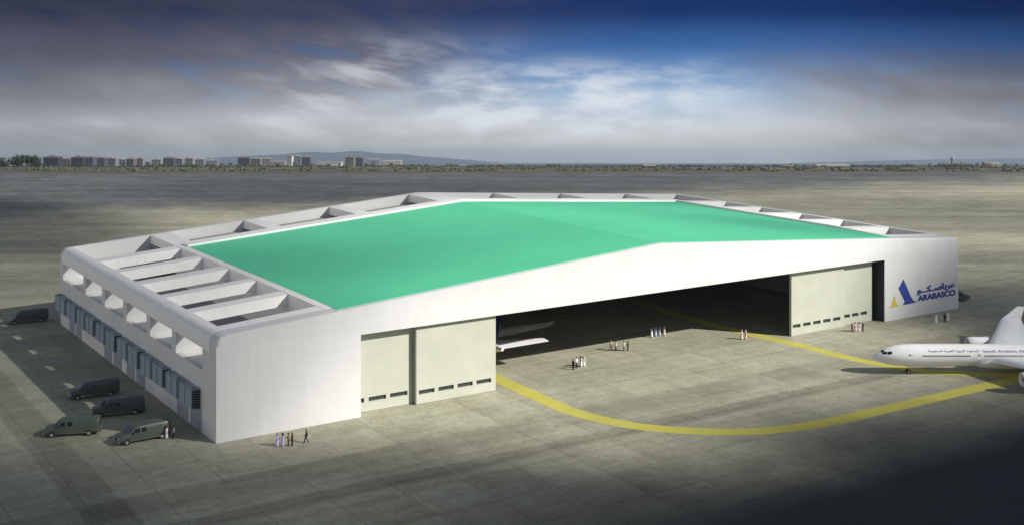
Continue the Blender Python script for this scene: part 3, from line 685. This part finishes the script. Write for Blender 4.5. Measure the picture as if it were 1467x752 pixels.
ARMS = {'down': [((-.02,.25,1.17), (.05,.26,.93)), ((-.02,-.25,1.17), (.05,-.26,.93))],
        'gesture': [((-.02,.25,1.17), (.05,.26,.93)), ((.09,-.25,1.20), (.30,-.17,1.27))],
        'talk': [((.05,.26,1.18), (.25,.12,1.12)), ((.05,-.26,1.18), (.25,-.12,1.10))],
        'walk': [((.05,.24,1.17), (.20,.23,.96)), ((-.12,-.24,1.18), (-.12,-.25,.93))]}
LEGS = {'stand': [((.015,.10,.50), (0,.105,.09)), ((.02,-.10,.50), (.01,-.12,.09))],
        'walk': [((.15,.10,.53), (.24,.10,.10)), ((.03,-.10,.50), (-.25,-.10,.16))]}
def person_parts(arms, legs):
    A, G = ARMS[arms], LEGS[legs]
    v = [(0,0,.95), (0,0,1.15), (.01,0,1.35), (0,0,1.48), (.01,0,1.55), (.02,0,1.61), (.025,0,1.68), (.015,0,1.745)]
    r = [(.15,.11), (.135,.10), (.155,.11), .075, .055, .078, .092, .070]
    e = [(0,1), (1,2), (2,3), (3,4), (4,5), (5,6), (6,7)]
    v.append((.125,0,1.655)); r.append(.016); e.append((6, 8))                                   # nose
    for sd in (1, -1):
        v.append((.015, sd*.10, 1.665)); r.append(.018); e.append((6, len(v)-1))                 # ears
    for sd, (el, wr) in zip((1, -1), A):
        n = len(v); v += [(0, sd*.185, 1.43), el, wr]; r += [.065, .047, .032]; e += [(2, n), (n, n+1), (n+1, n+2)]
        d = (Vector(wr) - Vector(el)).normalized(); pm = Vector(wr) + d*.07; v.append(tuple(pm)); r.append(.038); e.append((n+2, n+3))
    for sd, (kn, an) in zip((1, -1), G):
        n = len(v); v += [(0, sd*.095, .86), kn, an, (an[0]+.15, an[1]+sd*.03, an[2]-.05)]; r += [.095, .062, .042, .036]; e += [(0, n), (n, n+1), (n+1, n+2), (n+2, n+3)]
    body = skin(v, e, r)
    bm = bmesh.new(); bm.from_mesh(body); mb = MB(); mb.b.free(); mb.b = bm
    for sd, (el, wr) in zip((1, -1), A):                                                        # four curled fingers and a thumb
        d = (Vector(wr) - Vector(el)).normalized(); q = d.cross(Vector((0, sd, 0)));  q = q.normalized() if q.length > .1 else Vector((0,0,1)); fw = d.cross(q)
        pm = Vector(wr) + d*.10
        for k_, ln in zip((-1.5, -.5, .5, 1.5), (.060, .075, .070, .055)):
            p0 = pm + q*k_*.017; p1 = p0 + d*ln*.55 ; p2 = p1 + (d*.75 + fw*.65*(1 if fw.y*sd < 0 else -1))*ln*.45
            mb.tube(p0, p1, .0095, .009, 5); mb.tube(p1, p2, .009, .007, 5)
        p0 = Vector(wr) + d*.03 + q*.03; p1 = p0 + (d*.6 + q*.8)*.04; mb.tube(p0, p1, .011, .010, 5); mb.tube(p1, p1 + (d*.9 + q*.2)*.03, .010, .008, 5)
    for sd in (1, -1): mb.ball((.108, sd*.032, 1.695), .010, 6, 4)
    mb.box(.100, .108, -.025, .025, 1.612, 1.620)
    bm.to_mesh(body); bm.free()
    for p in body.polygons: p.use_smooth = True
    return body, A, G
def ell(z, rx, ry, n=18, cx=0.0): return [(cx + rx*math.cos(2*math.pi*i/n), ry*math.sin(2*math.pi*i/n), z) for i in range(n)]
def sleeves(bm, A, r0, r1, to=1.0):
    mb = MB(); mb.b.free(); mb.b = bm
    for sd, (el, wr) in zip((1, -1), A):
        sh = Vector((0, sd*.16, 1.42)); el = Vector(el); w = el + (Vector(wr)-el)*to
        rr = []
        for a, b_, ra, rb in ((sh, el, r0, r0*.86), (el, w, r0*.86, r1)):
            d = (b_-a).normalized(); q = d.to_track_quat('Z', 'Y')
            for f in (0, .5, 1) if not rr else (.35, .7, 1): rr.append([a + (b_-a)*f + q @ Vector((math.cos(2*math.pi*i/10)*(ra+(rb-ra)*f), math.sin(2*math.pi*i/10)*(ra+(rb-ra)*f), 0)) for i in range(10)])
        mb.loft(rr)
CACHE = {}
def clothes(kind, arms, legs):
    key = (kind, arms, legs)
    if key in CACHE: return CACHE[key]
    body, A, G = person_parts(arms, legs); parts = [('body', body, None)]
    if kind == 'robe':
        mb = MB(); sway = .05 if legs == 'walk' else 0
        rings = [ell(.07, .20+sway, .23, cx=.01), ell(.10, .215+sway, .245, cx=.01), ell(.45, .185+sway*.5, .215), ell(.90, .165, .205), ell(1.12, .145, .195), ell(1.34, .14, .215), ell(1.44, .115, .185), ell(1.50, .075, .095), ell(1.535, .064, .068)]
        for i, rg in enumerate(rings[:4]):
            for j, p in enumerate(rg):
                f = 1 + .045*math.sin(j*2*math.pi/18*5 + i); rg[j] = (p[0]*f, p[1]*f, p[2])
        mb.loft(rings); sleeves(mb.b, A, .078, .070); parts.append(('robe', mb.mesh('robe', True), 'main'))
        mb = MB(); rs = []
        for z, r, a in ((1.795, .03, 180), (1.78, .08, 180), (1.73, .118, 150), (1.66, .130, 128), (1.58, .140, 120), (1.48, .165, 112), (1.38, .185, 100)):
            ring = [(.015 - r*math.cos(R(t_)), r*1.02*math.sin(R(t_)), z) for t_ in [(-a + 2*a*i/16) for i in range(17)]]
            rs.append(ring)
        g = [[mb.b.verts.new(p) for p in rg] for rg in rs]
        for a_, b_ in zip(g, g[1:]):
            for i in range(16): mb.b.faces.new((a_[i], a_[i+1], b_[i+1], b_[i]))
        bmesh.ops.solidify(mb.b, geom=mb.b.faces[:], thickness=.008)
        parts.append(('headscarf', mb.mesh('headscarf', True), 'head'))
        mb = MB(); mb.loft([[(.015 + (.121+h*.4)*math.cos(2*math.pi*i/18), (.123+h*.4)*math.sin(2*math.pi*i/18), 1.735+z) for i in range(18)] for h, z in ((0,-.012), (.03,-.006), (.03,.008), (0,.014))]); parts.append(('head_cord', mb.mesh('head_cord', True), 'cord'))
    else:
        mb = MB(); mb.loft([ell(.86, .13, .175), ell(.95, .135, .18), ell(1.12, .125, .175), ell(1.34, .135, .21), ell(1.44, .11, .18), ell(1.50, .075, .09), ell(1.53, .062, .066)]); sleeves(mb.b, A, .068, .045, .96)
        parts.append(('shirt', mb.mesh('shirt', True), 'main'))
        mb = MB(); mb.loft([ell(.82, .12, .172), ell(.92, .128, .176), ell(.98, .126, .172)])
        for sd, (kn, an) in zip((1, -1), G):
            hp = Vector((0, sd*.09, .90)); kn = Vector(kn); an = Vector(an) - Vector((0,0,.03)); rr = []
            for c, r in ((hp, .105), (hp*.5+kn*.5, .092), (kn, .075), (kn*.5+an*.5, .068), (an, .062)): rr.append([c + Vector((r*math.cos(2*math.pi*i/10), r*math.sin(2*math.pi*i/10), 0)) for i in range(10)])
            mb.loft(rr)
        parts.append(('trousers', mb.mesh('trousers', True), 'legs'))
        mb = MB(); g = []
        for z, rx, a in ((1.80, .03, 180), (1.785, .07, 180), (1.755, .097, 150), (1.72, .108, 115), (1.67, .104, 95), (1.60, .088, 75)):
            g.append([mb.b.verts.new((.015 - rx*math.cos(R(t_)), rx*.98*math.sin(R(t_)), z)) for t_ in [(-a + 2*a*i/14) for i in range(15)]])
        for a_, b_ in zip(g, g[1:]):
            for i in range(14): mb.b.faces.new((a_[i], a_[i+1], b_[i+1], b_[i]))
        bmesh.ops.solidify(mb.b, geom=mb.b.faces[:], thickness=.01)
        parts.append(('hair', mb.mesh('hair', True), 'hair'))
    for sd, (kn, an) in zip((1, -1), G):
        mb = MB(); x, y, z = an; z -= .09
        mb.loft([[(x+dx, y+sd*.01*k_ + w*math.cos(a), max(z, z + h*.5 + h*.5*math.sin(a))) for a in [2*math.pi*i/10 for i in range(10)]] for k_, (dx, w, h) in enumerate(((-.075,.03,.07), (-.05,.045,.10), (.03,.05,.10), (.12,.052,.06), (.18,.03,.035)))]); parts.append(('shoe', mb.mesh('shoe', True), 'shoe'))
    CACHE[key] = parts; return parts
def person(pxy, face, kind, label, main='white', head='white', legs_c='black', arms='down', legs='stand', h=1.0, tone=None):
    g = ground_at(*pxy); r0 = empty('person', (g.x, g.y, 0.013), R(face), label, 'person', 'people standing about the apron in small groups')
    r0.scale = (h*1.05, h*1.05, h*.90)
    for name, me, role in clothes(kind, arms, legs):
        o = bpy.data.objects.new(name, me); COL.objects.link(o); o.parent = r0
        m_ = {None: SKIN, 'main': CLOTH[main], 'head': CLOTH[head], 'cord': CLOTH['black'], 'legs': CLOTH[legs_c], 'hair': CLOTH['hair'], 'shoe': CLOTH['black']}[role]
        if not me.materials: me.materials.append(m_)
        o.material_slots[0].link = 'OBJECT'; o.material_slots[0].material = m_
    return r0
# by the near corner of the hangar
person((397.2,639), -20, 'robe', 'person in a lilac robe, leftmost of the group by the near corner', 'lilac', 'hairless' if False else 'lilac', arms='talk')
person((404.8,638.6), 200, 'robe', 'person in a lilac robe beside a man in khaki by the near corner', 'lilac', 'brown', arms='down', h=1.02)
person((413.3,638), 190, 'man', 'person in a khaki shirt and dark trousers next to a lilac robe', 'khaki', legs_c='black', arms='talk')
person((418.6,637.6), 170, 'man', 'person in a dark maroon jacket at the right of the corner group', 'maroon', legs_c='black')
person((438.8,633.4), 185, 'man', 'person in black walking alone near the front wall', 'black', legs_c='black', arms='walk', legs='walk')
# by the left van
person((238.6,627.4), 10, 'robe', 'person in a white robe at the rear of the sunlit green van', 'white', 'red')
person((248.8,627.8), 190, 'man', 'person in dark clothes facing a white robe behind the sunlit van', 'grey', legs_c='black', arms='talk')
# on the apron before the opening, left group
person((821.2,529), 40, 'man', 'person in a black suit closest to the curved yellow line', 'black', legs_c='black')
person((826,526.2), -40, 'man', 'person in a white shirt between a black suit and a white robe', 'white', legs_c='black', arms='talk')
person((832.2,524.6), 200, 'robe', 'person in a white robe with a red headscarf beside the white shirt', 'white', 'red', arms='gesture')
person((836.6,524.2), 215, 'robe', 'person in a white robe and white headscarf, right end of its trio', 'white', 'white')
# second group
person((875.3,501.4), -10, 'robe', 'person in a peach robe at the shadow edge of the opening', 'peach', 'peach', arms='talk')
person((882.4,502.2), 190, 'man', 'person in a white shirt and black trousers beside the peach robe', 'white', legs_c='black')
person((893.6,502.2), 0, 'man', 'person in a white shirt next to a man dressed all in black', 'white', legs_c='black', arms='gesture')
person((899.6,502), 190, 'man', 'person in all black at the right end of the peach robe group', 'black', legs_c='black')
# at the shadow line
person((933.6,482.6), -30, 'robe', 'person in a white robe, leftmost at the shadow line', 'white', 'white')
person((939.2,481.4), 240, 'robe', 'person in a pale blue robe, closest to the leftmost white robe', 'blue', 'white', arms='talk')
person((944.6,480.6), 200, 'robe', 'person in a pale blue robe, right of another pale blue robe', 'blue', 'blue')
person((951.6,479.8), 190, 'robe', 'person in a cream robe apart at the right of the shadow line group', 'cream', 'white', arms='gesture')
# by the second yellow line
person((1062.6,485.8), -20, 'robe', 'person in a white robe at the edge of the second yellow line', 'cream', 'white', arms='talk')
person((1068.2,485.8), 200, 'robe', 'person in a pink robe touching the second yellow line', 'pink', 'white')
# by the right door
person((1220.6,475), 0, 'man', 'person in a maroon shirt, leftmost before the right door', 'maroon', legs_c='black')
person((1225.4,474.6), -60, 'robe', 'person in a pink robe before the right door', 'pink', 'red', arms='talk')
person((1230.4,474.4), 230, 'robe', 'person in a white robe before the right door', 'white', 'red')
person((1236.2,474.2), 190, 'man', 'person in black at the right end of the right door group', 'black', legs_c='black')
# below the sign
person((1341.3,463), 0, 'robe', 'person in a white robe standing apart below the wall sign', 'white', 'white')
person((1353.4,460.4), 20, 'man', 'person in black below the wall sign', 'black', legs_c='black')
person((1357.8,459.8), 200, 'robe', 'person in a white robe next to the one in black below the sign', 'white', 'white', arms='talk')
# ------------------------------------------------------------------ far land: town, trees, hills
def far_d(yb): return max(500.0, 5756.0/(yb - 235.2))
BM = {n: mat('block_' + n, tuple(v*(.85 if n not in ('white','beige') else .8) for v in c), .9, var=.12, scale=.12) for n, c in dict(grey=(.20,.20,.21), dark=(.12,.125,.14), blue=(.15,.17,.21), beige=(.40,.36,.29), white=(.72,.72,.70), brown=(.22,.17,.15), red=(.36,.20,.15), slate=(.12,.14,.17)).items()}
GLASS = mat('far_window', (.045,.05,.06), .3); FLATROOF = mat('flat_roof', (.30,.29,.28), .9)
def block(x0, x1, yt, yb, colr, label, floors=5, cat='building', turn=0.0, cols=4, low=False, group='town blocks on the skyline'):
    d = far_d(yb); z0 = gz(d) - 1.5; h = (yb - yt)*d/F_PX*.84 - 1.0; w = (x1 - x0)*d/F_PX
    dp = min(max(w*.7, 12), 40)
    r0 = empty('warehouse' if low else 'apartment_block', px((x0+x1)/2, d + dp/2, z0), turn, label, cat, group)
    b = MB(); b.box(-w/2, w/2, -dp/2, dp/2, 0, h); b.build('wall', BM[colr], r0)
    b = MB()
    if low:
        b.prism([(-dp/2-.4, h), (dp/2+.4, h), (0, h + min(2.0, h*.35))], lambda p, q: (q, p[0], p[1]), -w/2-.4, w/2+.4)
    else:
        b.box(-w/2-.4, w/2+.4, -dp/2-.4, dp/2+.4, h, h+.7); b.box(-w*.18, w*.1, -dp*.2, dp*.2, h+.7, h+2.0)
    b.build('roof', FLATROOF, r0)
    if not low:
        fh = (h-1.5)/floors
        for f in range(floors):
            for c in range(cols):
                cw = w/cols; xa = -w/2 + cw*(c+.22)
                b = MB(); b.box(xa, xa + cw*.56, -dp/2-.06, -dp/2-.002, 1.5 + fh*f + fh*.3, 1.5 + fh*f + fh*.8); b.build('window', GLASS, r0)
    else:
        b = MB(); b.box(-w*.1, w*.1, -dp/2-.06, -dp/2-.002, 0, h*.6); b.build('door', GLASS, r0)
TOWN = [(0,7,226,238.6,'blue','slate grey block cut by the left edge of the picture',4), (9,17,225,238.4,'grey','grey block between the left edge and the dark trees',4), (41,58,222.5,238.8,'grey','wide grey block behind the right end of the dark trees',5),
  (65,87,220.5,239.4,'dark','tall dark block, broadest right of the dark trees',6), (92,103,224,238.6,'brown','small brownish block between two dark towers',4), (104.5,121,221,239.2,'dark','dark tower with a pale base, third tower from the left',6), (125,136,221.5,238.8,'blue','bluish tower close beside a wider dark one',6),
  (137,152,222,238.6,'dark','dark slab beside the bluish tower',5), (153,168,223,238.4,'grey','grey slab in the middle of the joined row',5), (169,181,225,238.2,'blue','lower bluish block stepping down at the row end',4), (183,194,224,238.6,'brown','brown block, second last before the gap in the row',5), (196.5,207,223,238.4,'grey','grey block, last before the gap in the row',5),
  (219,232,225,238.2,'grey','low grey block right of the gap in the row',4), (235,250,222,238.8,'slate','tall slate tower right of the gap in the row',6), (251,263,223.5,238.4,'blue','bluish block touching the tall slate tower',5), (265,278,223,238.2,'grey','grey block between bluish blocks below the ridge start',5), (280,293,225,238,'blue','small bluish block below the ridge start',4), (296,312,227,237.8,'grey','low wide grey block, distant, left of the slate pair',3),
  (342,358,221.5,238.6,'dark','dark block with flat top in the middle of the ridge foot',5), (361,374,224,238.2,'brown','brown block of the pair left of the white tower',4), (376,388,224,238,'grey','grey block of the pair left of the white tower',4), (412.5,419.5,220,238.2,'white','narrow bright white tower below the hill',6), (420,431,219.5,238,'blue','blue grey tower touching the white tower',6), (433,445,221,238.2,'dark','dark tower right of the white tower',6),
  (496,508,221.5,238.8,'beige','beige block below the hill top',5), (509,521,222,238.6,'grey','grey block joined to the beige one',5), (1346,1360,232,239.2,'slate','dark slate block on the right skyline',2), (1370,1391,232,239.4,'dark','long dark block on the right skyline',2)]
for x0, x1, yt, yb, c, lab, fl in TOWN: block(x0, x1, yt, yb, c, lab, fl, cols=max(2, int((x1-x0)/4)), turn=random.uniform(-.12, .12))
SHEDS = [(527,544,226,236.9,'grey','grey warehouse right of the beige block'), (548,575,229,237.2,'beige','long beige warehouse below the hill slope'), (455,490,231,238.2,'white','long pale warehouse between the dark tower and the beige block'), (388,409,229,238.4,'beige','beige warehouse left of the white tower'), (622,642,235,238.6,'brown','brown shed alone on the plain'), (655,668,235.2,238,'white','small white shed beside the brown one'),
  (704,722,234.4,237,'grey','small grey shed far out on the plain'), (922,946,235,238.2,'white','bright white shed in the middle of the plain'), (912,938,241,244,'white','pale flat shed nearest the apron edge'), (1124,1142,235.6,238.4,'white','white shed, left of a long orange trimmed one'), (1168,1215,235.4,238.4,'red','long reddish shed on the right plain'), (1409,1417,230.6,239,'red','brick hall with pale trim on the right skyline'), (1418.5,1431,231.6,238.8,'beige','beige hall beside the brick hall'), (105,121,239.4,240.6,'white','low white strip building before the third tower')]
for x0, x1, yt, yb, c, lab in SHEDS: block(x0, x1, yt, yb, c, lab, low=True, group='sheds on the plain')
# control tower on the right skyline
d = far_d(238.6); r0 = empty('control_tower', px(1364, d, gz(d)-1), 0, 'small control tower with a pale cab on the right skyline', 'tower')
b = MB(); b.tube((0,0,0), (0,0,10.5), 1.8, 1.4, 12); b.build('shaft', BM['grey'], r0)
b = MB(); b.tube((0,0,10.5), (0,0,12.6), 2.6, 3.2, 12); b.build('cab', BM['white'], r0)
b = MB(); b.tube((0,0,12.6), (0,0,13.1), 3.5, 3.2, 12); b.build('roof', FLATROOF, r0)
# trees
LEAF = [mat('leaf_dark', (.030,.042,.026), .8, var=.3, scale=.6), mat('leaf_mid', (.055,.075,.035), .8, var=.3, scale=.6)]; BARK = mat('bark', (.07,.055,.04), .9)
def tree(loc, h, m, label, seed, leaves=420, wide=.5):
    rnd = random.Random(seed); r0 = empty('tree', loc, rnd.uniform(0, 6), label, 'tree', 'trees on the far airfield edge')
    b = MB(); b.tube((0,0,-.5), (0,0,h*.5), h*.035, h*.02, 7)
    for i in range(5):
        a = 1.26*i + rnd.random(); b.tube((0,0,h*(.25+.05*i)), (math.cos(a)*h*.26, math.sin(a)*h*.26, h*(.5+.08*i)), h*.014, h*.006, 5)
    b.build('trunk', BARK, r0)
    b = MB(); cl = [(Vector((rnd.uniform(-1,1)*wide*h*.55, rnd.uniform(-1,1)*wide*h*.55, h*rnd.uniform(.32,.86))), h*rnd.uniform(.12,.22)) for _ in range(11)]
    for _ in range(leaves):
        c, r = rnd.choice(cl); p = c + Vector((rnd.gauss(0,1), rnd.gauss(0,1), rnd.gauss(0,.8))).normalized()*r*rnd.uniform(.55,1.05)
        s = h*rnd.uniform(.022,.05); q = Vector((rnd.gauss(0,1), rnd.gauss(0,1), rnd.gauss(0,1))).normalized().to_track_quat('Z','Y')
        b.face([p + q @ Vector(v) for v in ((-s,-s*.6,0), (s,-s*.6,0), (s*.8,s*.6,s*.2), (-s*.8,s*.6,s*.2))])
    b.build('crown', m, r0, recalc=False); return r0
for i, (x, yb, yt, lab) in enumerate([(4,243,226,'dark broad tree cut by the left edge'), (20,243.5,223,'dark tree, leftmost with its whole crown visible'), (28,244,222.5,'tall dark tree in the thick of the dark clump'), (38,243.6,222,'tallest dark tree, centre of the dark clump'), (46,243.4,223.5,'dark tree, right end of the dark clump'), (53,242,228,'smaller tree trailing right of the dark clump')]):
    d = far_d(yb); tree(px(x, d, gz(d)), (yb-yt)*d/F_PX, LEAF[0], lab, i, 700, .55)
protos = [tree(px(300+14*i, 1300, gz(1300)), 7.0, LEAF[i % 2], 'x', 50+i, 260) for i in range(3)]
# (prototype, x, base, height in picture px)
TS = [(62,241,6), (124,240.6,5), (178,240,7), (211,240,8), (246,240,5), (318,240,6), (330,240.4,7), (362,240.4,5), (399,240.6,6), (447,240.8,6), (470,240.2,5), (487,240.6,6), (524,240.2,6), (560,240.6,5), (590,240,5), (612,240.4,4), (640,240,5), (690,239.6,4), (742,240,4), (800,239.6,4), (868,240,3.5), (960,239.6,3.5), (1058,240,4), (1152,240.4,4.5), (1240,239.6,3.5), (1300,240,4.5), (1332,240.2,6), (1366,240.4,5), (1400,240.6,7), (1440,240.4,6), (1456,240,5)]
for i, (x, yb, hp) in enumerate(TS):
    pr_ = protos[i % 3]; c = pr_ if i < 3 else copy_tree(pr_); d = far_d(yb); c.location = px(x, d, gz(d)); s = hp*d/F_PX/7.0; c.scale = (s*1.25, s*1.25, s)
    near = min(((abs((t[0]+t[1])/2 - x), t) for t in TOWN + SHEDS), key=lambda q: q[0])[1]
    side = 'left of' if x < (near[0]+near[1])/2 else 'right of'
    c['label'] = ('small tree %s the %s' % (side, ' '.join(near[5].split(',')[0].split()[:9]))) if i else 'small green tree just right of the dark clump of trees'
# scrub on the grass
b = MB(); rnd = random.Random(3)
for _ in range(1100):
    d = 520*math.exp(rnd.random()**1.3*1.25); x = rnd.uniform(-.46, .46)*d; n_ = mnoise.noise(Vector((x*.01, math.log(d)*14, 0)))
    if n_ < .05: continue
    s = rnd.uniform(.5, 1.5)*(d/700); c = Vector((x, d, gz(d)))
    for k_ in range(3):
        o_ = Vector((rnd.uniform(-1.6,1.6)*s*1.6, rnd.uniform(-1,1)*s, 0)); b.loft([[c + o_ + Vector((s*w*math.cos(a), s*w*math.sin(a), z*s)) for a in (0,1.26,2.51,3.77,5.03)] for w, z in ((.9,-.2), (1.0,.3), (.5,.75))])
o = b.build('scrub', mat('scrub_green', (.058,.066,.036), .95, var=.4, scale=.05)); tag(o, kind='stuff')
# hills
HILLM = mat('hill_hazed', (.085,.115,.15), .95, var=.25, scale=.004)  # blue of the distant air put into the hill colour
def hill(tops, d, deep):
    xs = [p[0] for p in tops]; b = MB(); rows = []; n = 90
    def top(x):
        for a, c in zip(tops, tops[1:]):
            if a[0] <= x <= c[0]:
                q = (x-a[0])/(c[0]-a[0]); q = q*q*(3-2*q)*.5 + q*.5; return a[1] + (c[1]-a[1])*q
        return tops[-1][1]
    for j in range(13):
        f = j/12; dd = d + (f-.5)*deep; prof_ = math.sin(math.pi*f)**.8; row = []
        for i in range(n+1):
            x = xs[0] + (xs[-1]-xs[0])*i/n; zt = CAM_H - (top(x) - Y_H)/F_PX*d; zb = gz(dd) - 4
            z = zb + max(0, zt - gz(d))*prof_*(1 + .10*mnoise.noise(Vector((x*.03, f*4, 1.0)))) 
            row.append(b.b.verts.new((( x-733.5)/F_PX*d, dd, z)))
        rows.append(row)
    for r0_, r1_ in zip(rows, rows[1:]):
        for i in range(n): b.b.faces.new((r0_[i], r0_[i+1], r1_[i+1], r1_[i]))
    o = b.build('hill', HILLM, smooth=True, recalc=False); tag(o, kind='structure')
hill([(170,236.4), (240,231), (300,226.5), (380,222.5), (450,218.5), (510,217), (560,219.5), (610,223.5), (660,228), (710,232), (760,234.5), (830,236)], 7000, 2600)
hill([(1040,236.3), (1120,234.5), (1200,231.6), (1290,229.2), (1380,227.6), (1467,226.6), (1560,226), (1700,230), (1800,236)], 7400, 2400)
hill([(560,235.6), (700,233.6), (820,233.2), (950,233.8), (1050,233.6), (1160,234.6), (1260,236)], 8200, 1200)
# air between here and the hills
HAZE = bpy.data.materials.new('haze_air'); HAZE.use_nodes = True; k = NT(HAZE.node_tree); out = k.node('ShaderNodeOutputMaterial')
pv = k.node('ShaderNodeVolumePrincipled', {'Color': (.62,.74,.92), 'Density': 8e-5, 'Anisotropy': .2}); k.l.new(pv.outputs[0], out.inputs['Volume'])
b = MB(); b.prism([(-720, -950), (9300, -950), (9300, 58 - .09*9100), (200, 58), (-720, 58)], lambda p, q: (q, p[0], p[1]), -8300, 8300); o = b.build('haze', HAZE)   # its top follows the fall of the land; tag(o, kind='stuff')
# ------------------------------------------------------------------ unseen volumes (1.1 km up, towards the sun), added to darken the airfield edges
SHADE_CLOUDS = [(-41, 163, 11, .024), (26, 246, 15, .022), (-68, 209, 21, .013), (-95, 100, 34, 0.005), (-30, 98, 30, 0.0302), (35, 96, 34, 0.055), (105, 112, 36, 0.013), (165, 160, 36, 0.005), (-105, 205, 34, 0.0084), (150, 215, 32, 0.005), (135, 270, 30, 0.0185), (-130, 275, 42, 0.0102), (-40, 400, 50, 0.0093), (80, 380, 50, 0.0042), (180, 350, 50, 0.0044), (-60, 128, 22, 0.055), (60, 150, 20, 0.055), (-200, 350, 60, 0.0175), (-75, 175, 20, 0.0411), (-50, 225, 22, 0.0129), (110, 185, 20, 0.055), (95, 240, 22, 0.055), (10, 300, 30, 0.016), (-60, 290, 30, 0.04), (0, 140, 14, 0.0502), (40, 128, 18, 0.055), (80, 170, 16, 0.055), (100, 218, 22, 0.055), (112, 235, 26, 0.0105), (90, 200, 18, 0.018), (-30, 140, 18, 0.0178), (15, 118, 18, 0.0489), (70, 140, 18, 0.055), (120, 150, 22, 0.005), (75, 232, 14, 0.055), (-90, 150, 26, 0.0088)]
CMAT = {}
def shade_cloud(cx, cy, r, dens, seed):
    if dens not in CMAT:
        m = bpy.data.materials.new('shade_vapour'); m.use_nodes = True; k = NT(m.node_tree); out = k.node('ShaderNodeOutputMaterial')
        pv = k.node('ShaderNodeVolumePrincipled', {'Color': (.97,.97,.98), 'Density': dens, 'Anisotropy': .3}); k.l.new(pv.outputs[0], out.inputs['Volume']); CMAT[dens] = m
    bm = bmesh.new(); bmesh.ops.create_icosphere(bm, subdivisions=3, radius=r)
    for v in bm.verts: v.co *= 1 + .16*mnoise.noise(v.co*(2.2/r) + Vector((seed*7.1, 0, 0)))
    me = bpy.data.meshes.new('shade_cloud'); bm.to_mesh(me); bm.free(); me.materials.append(CMAT[dens])
    o = bpy.data.objects.new('shade_cloud', me); COL.objects.link(o); o.location = Vector((cx, cy, 0)) + SUN*(1100/SUN.z); tag(o, kind='stuff')
for i, (cx, cy, r, dn) in enumerate(SHADE_CLOUDS): shade_cloud(cx, cy, r, dn*(2.7 if cy < 165 and dn != .024 else 1.35 if cx < -90 else .42 if cx < 0 and dn not in (.024, .013) else .85), i)
for i, (cx, cy, r) in enumerate(((-620,1420,240), (-250,1500,220), (-420,1250,200), (560,1350,240), (150,1650,220))): shade_cloud(cx, cy, r, .0016, 50+i)  # more unseen volumes, added to dim the distant town
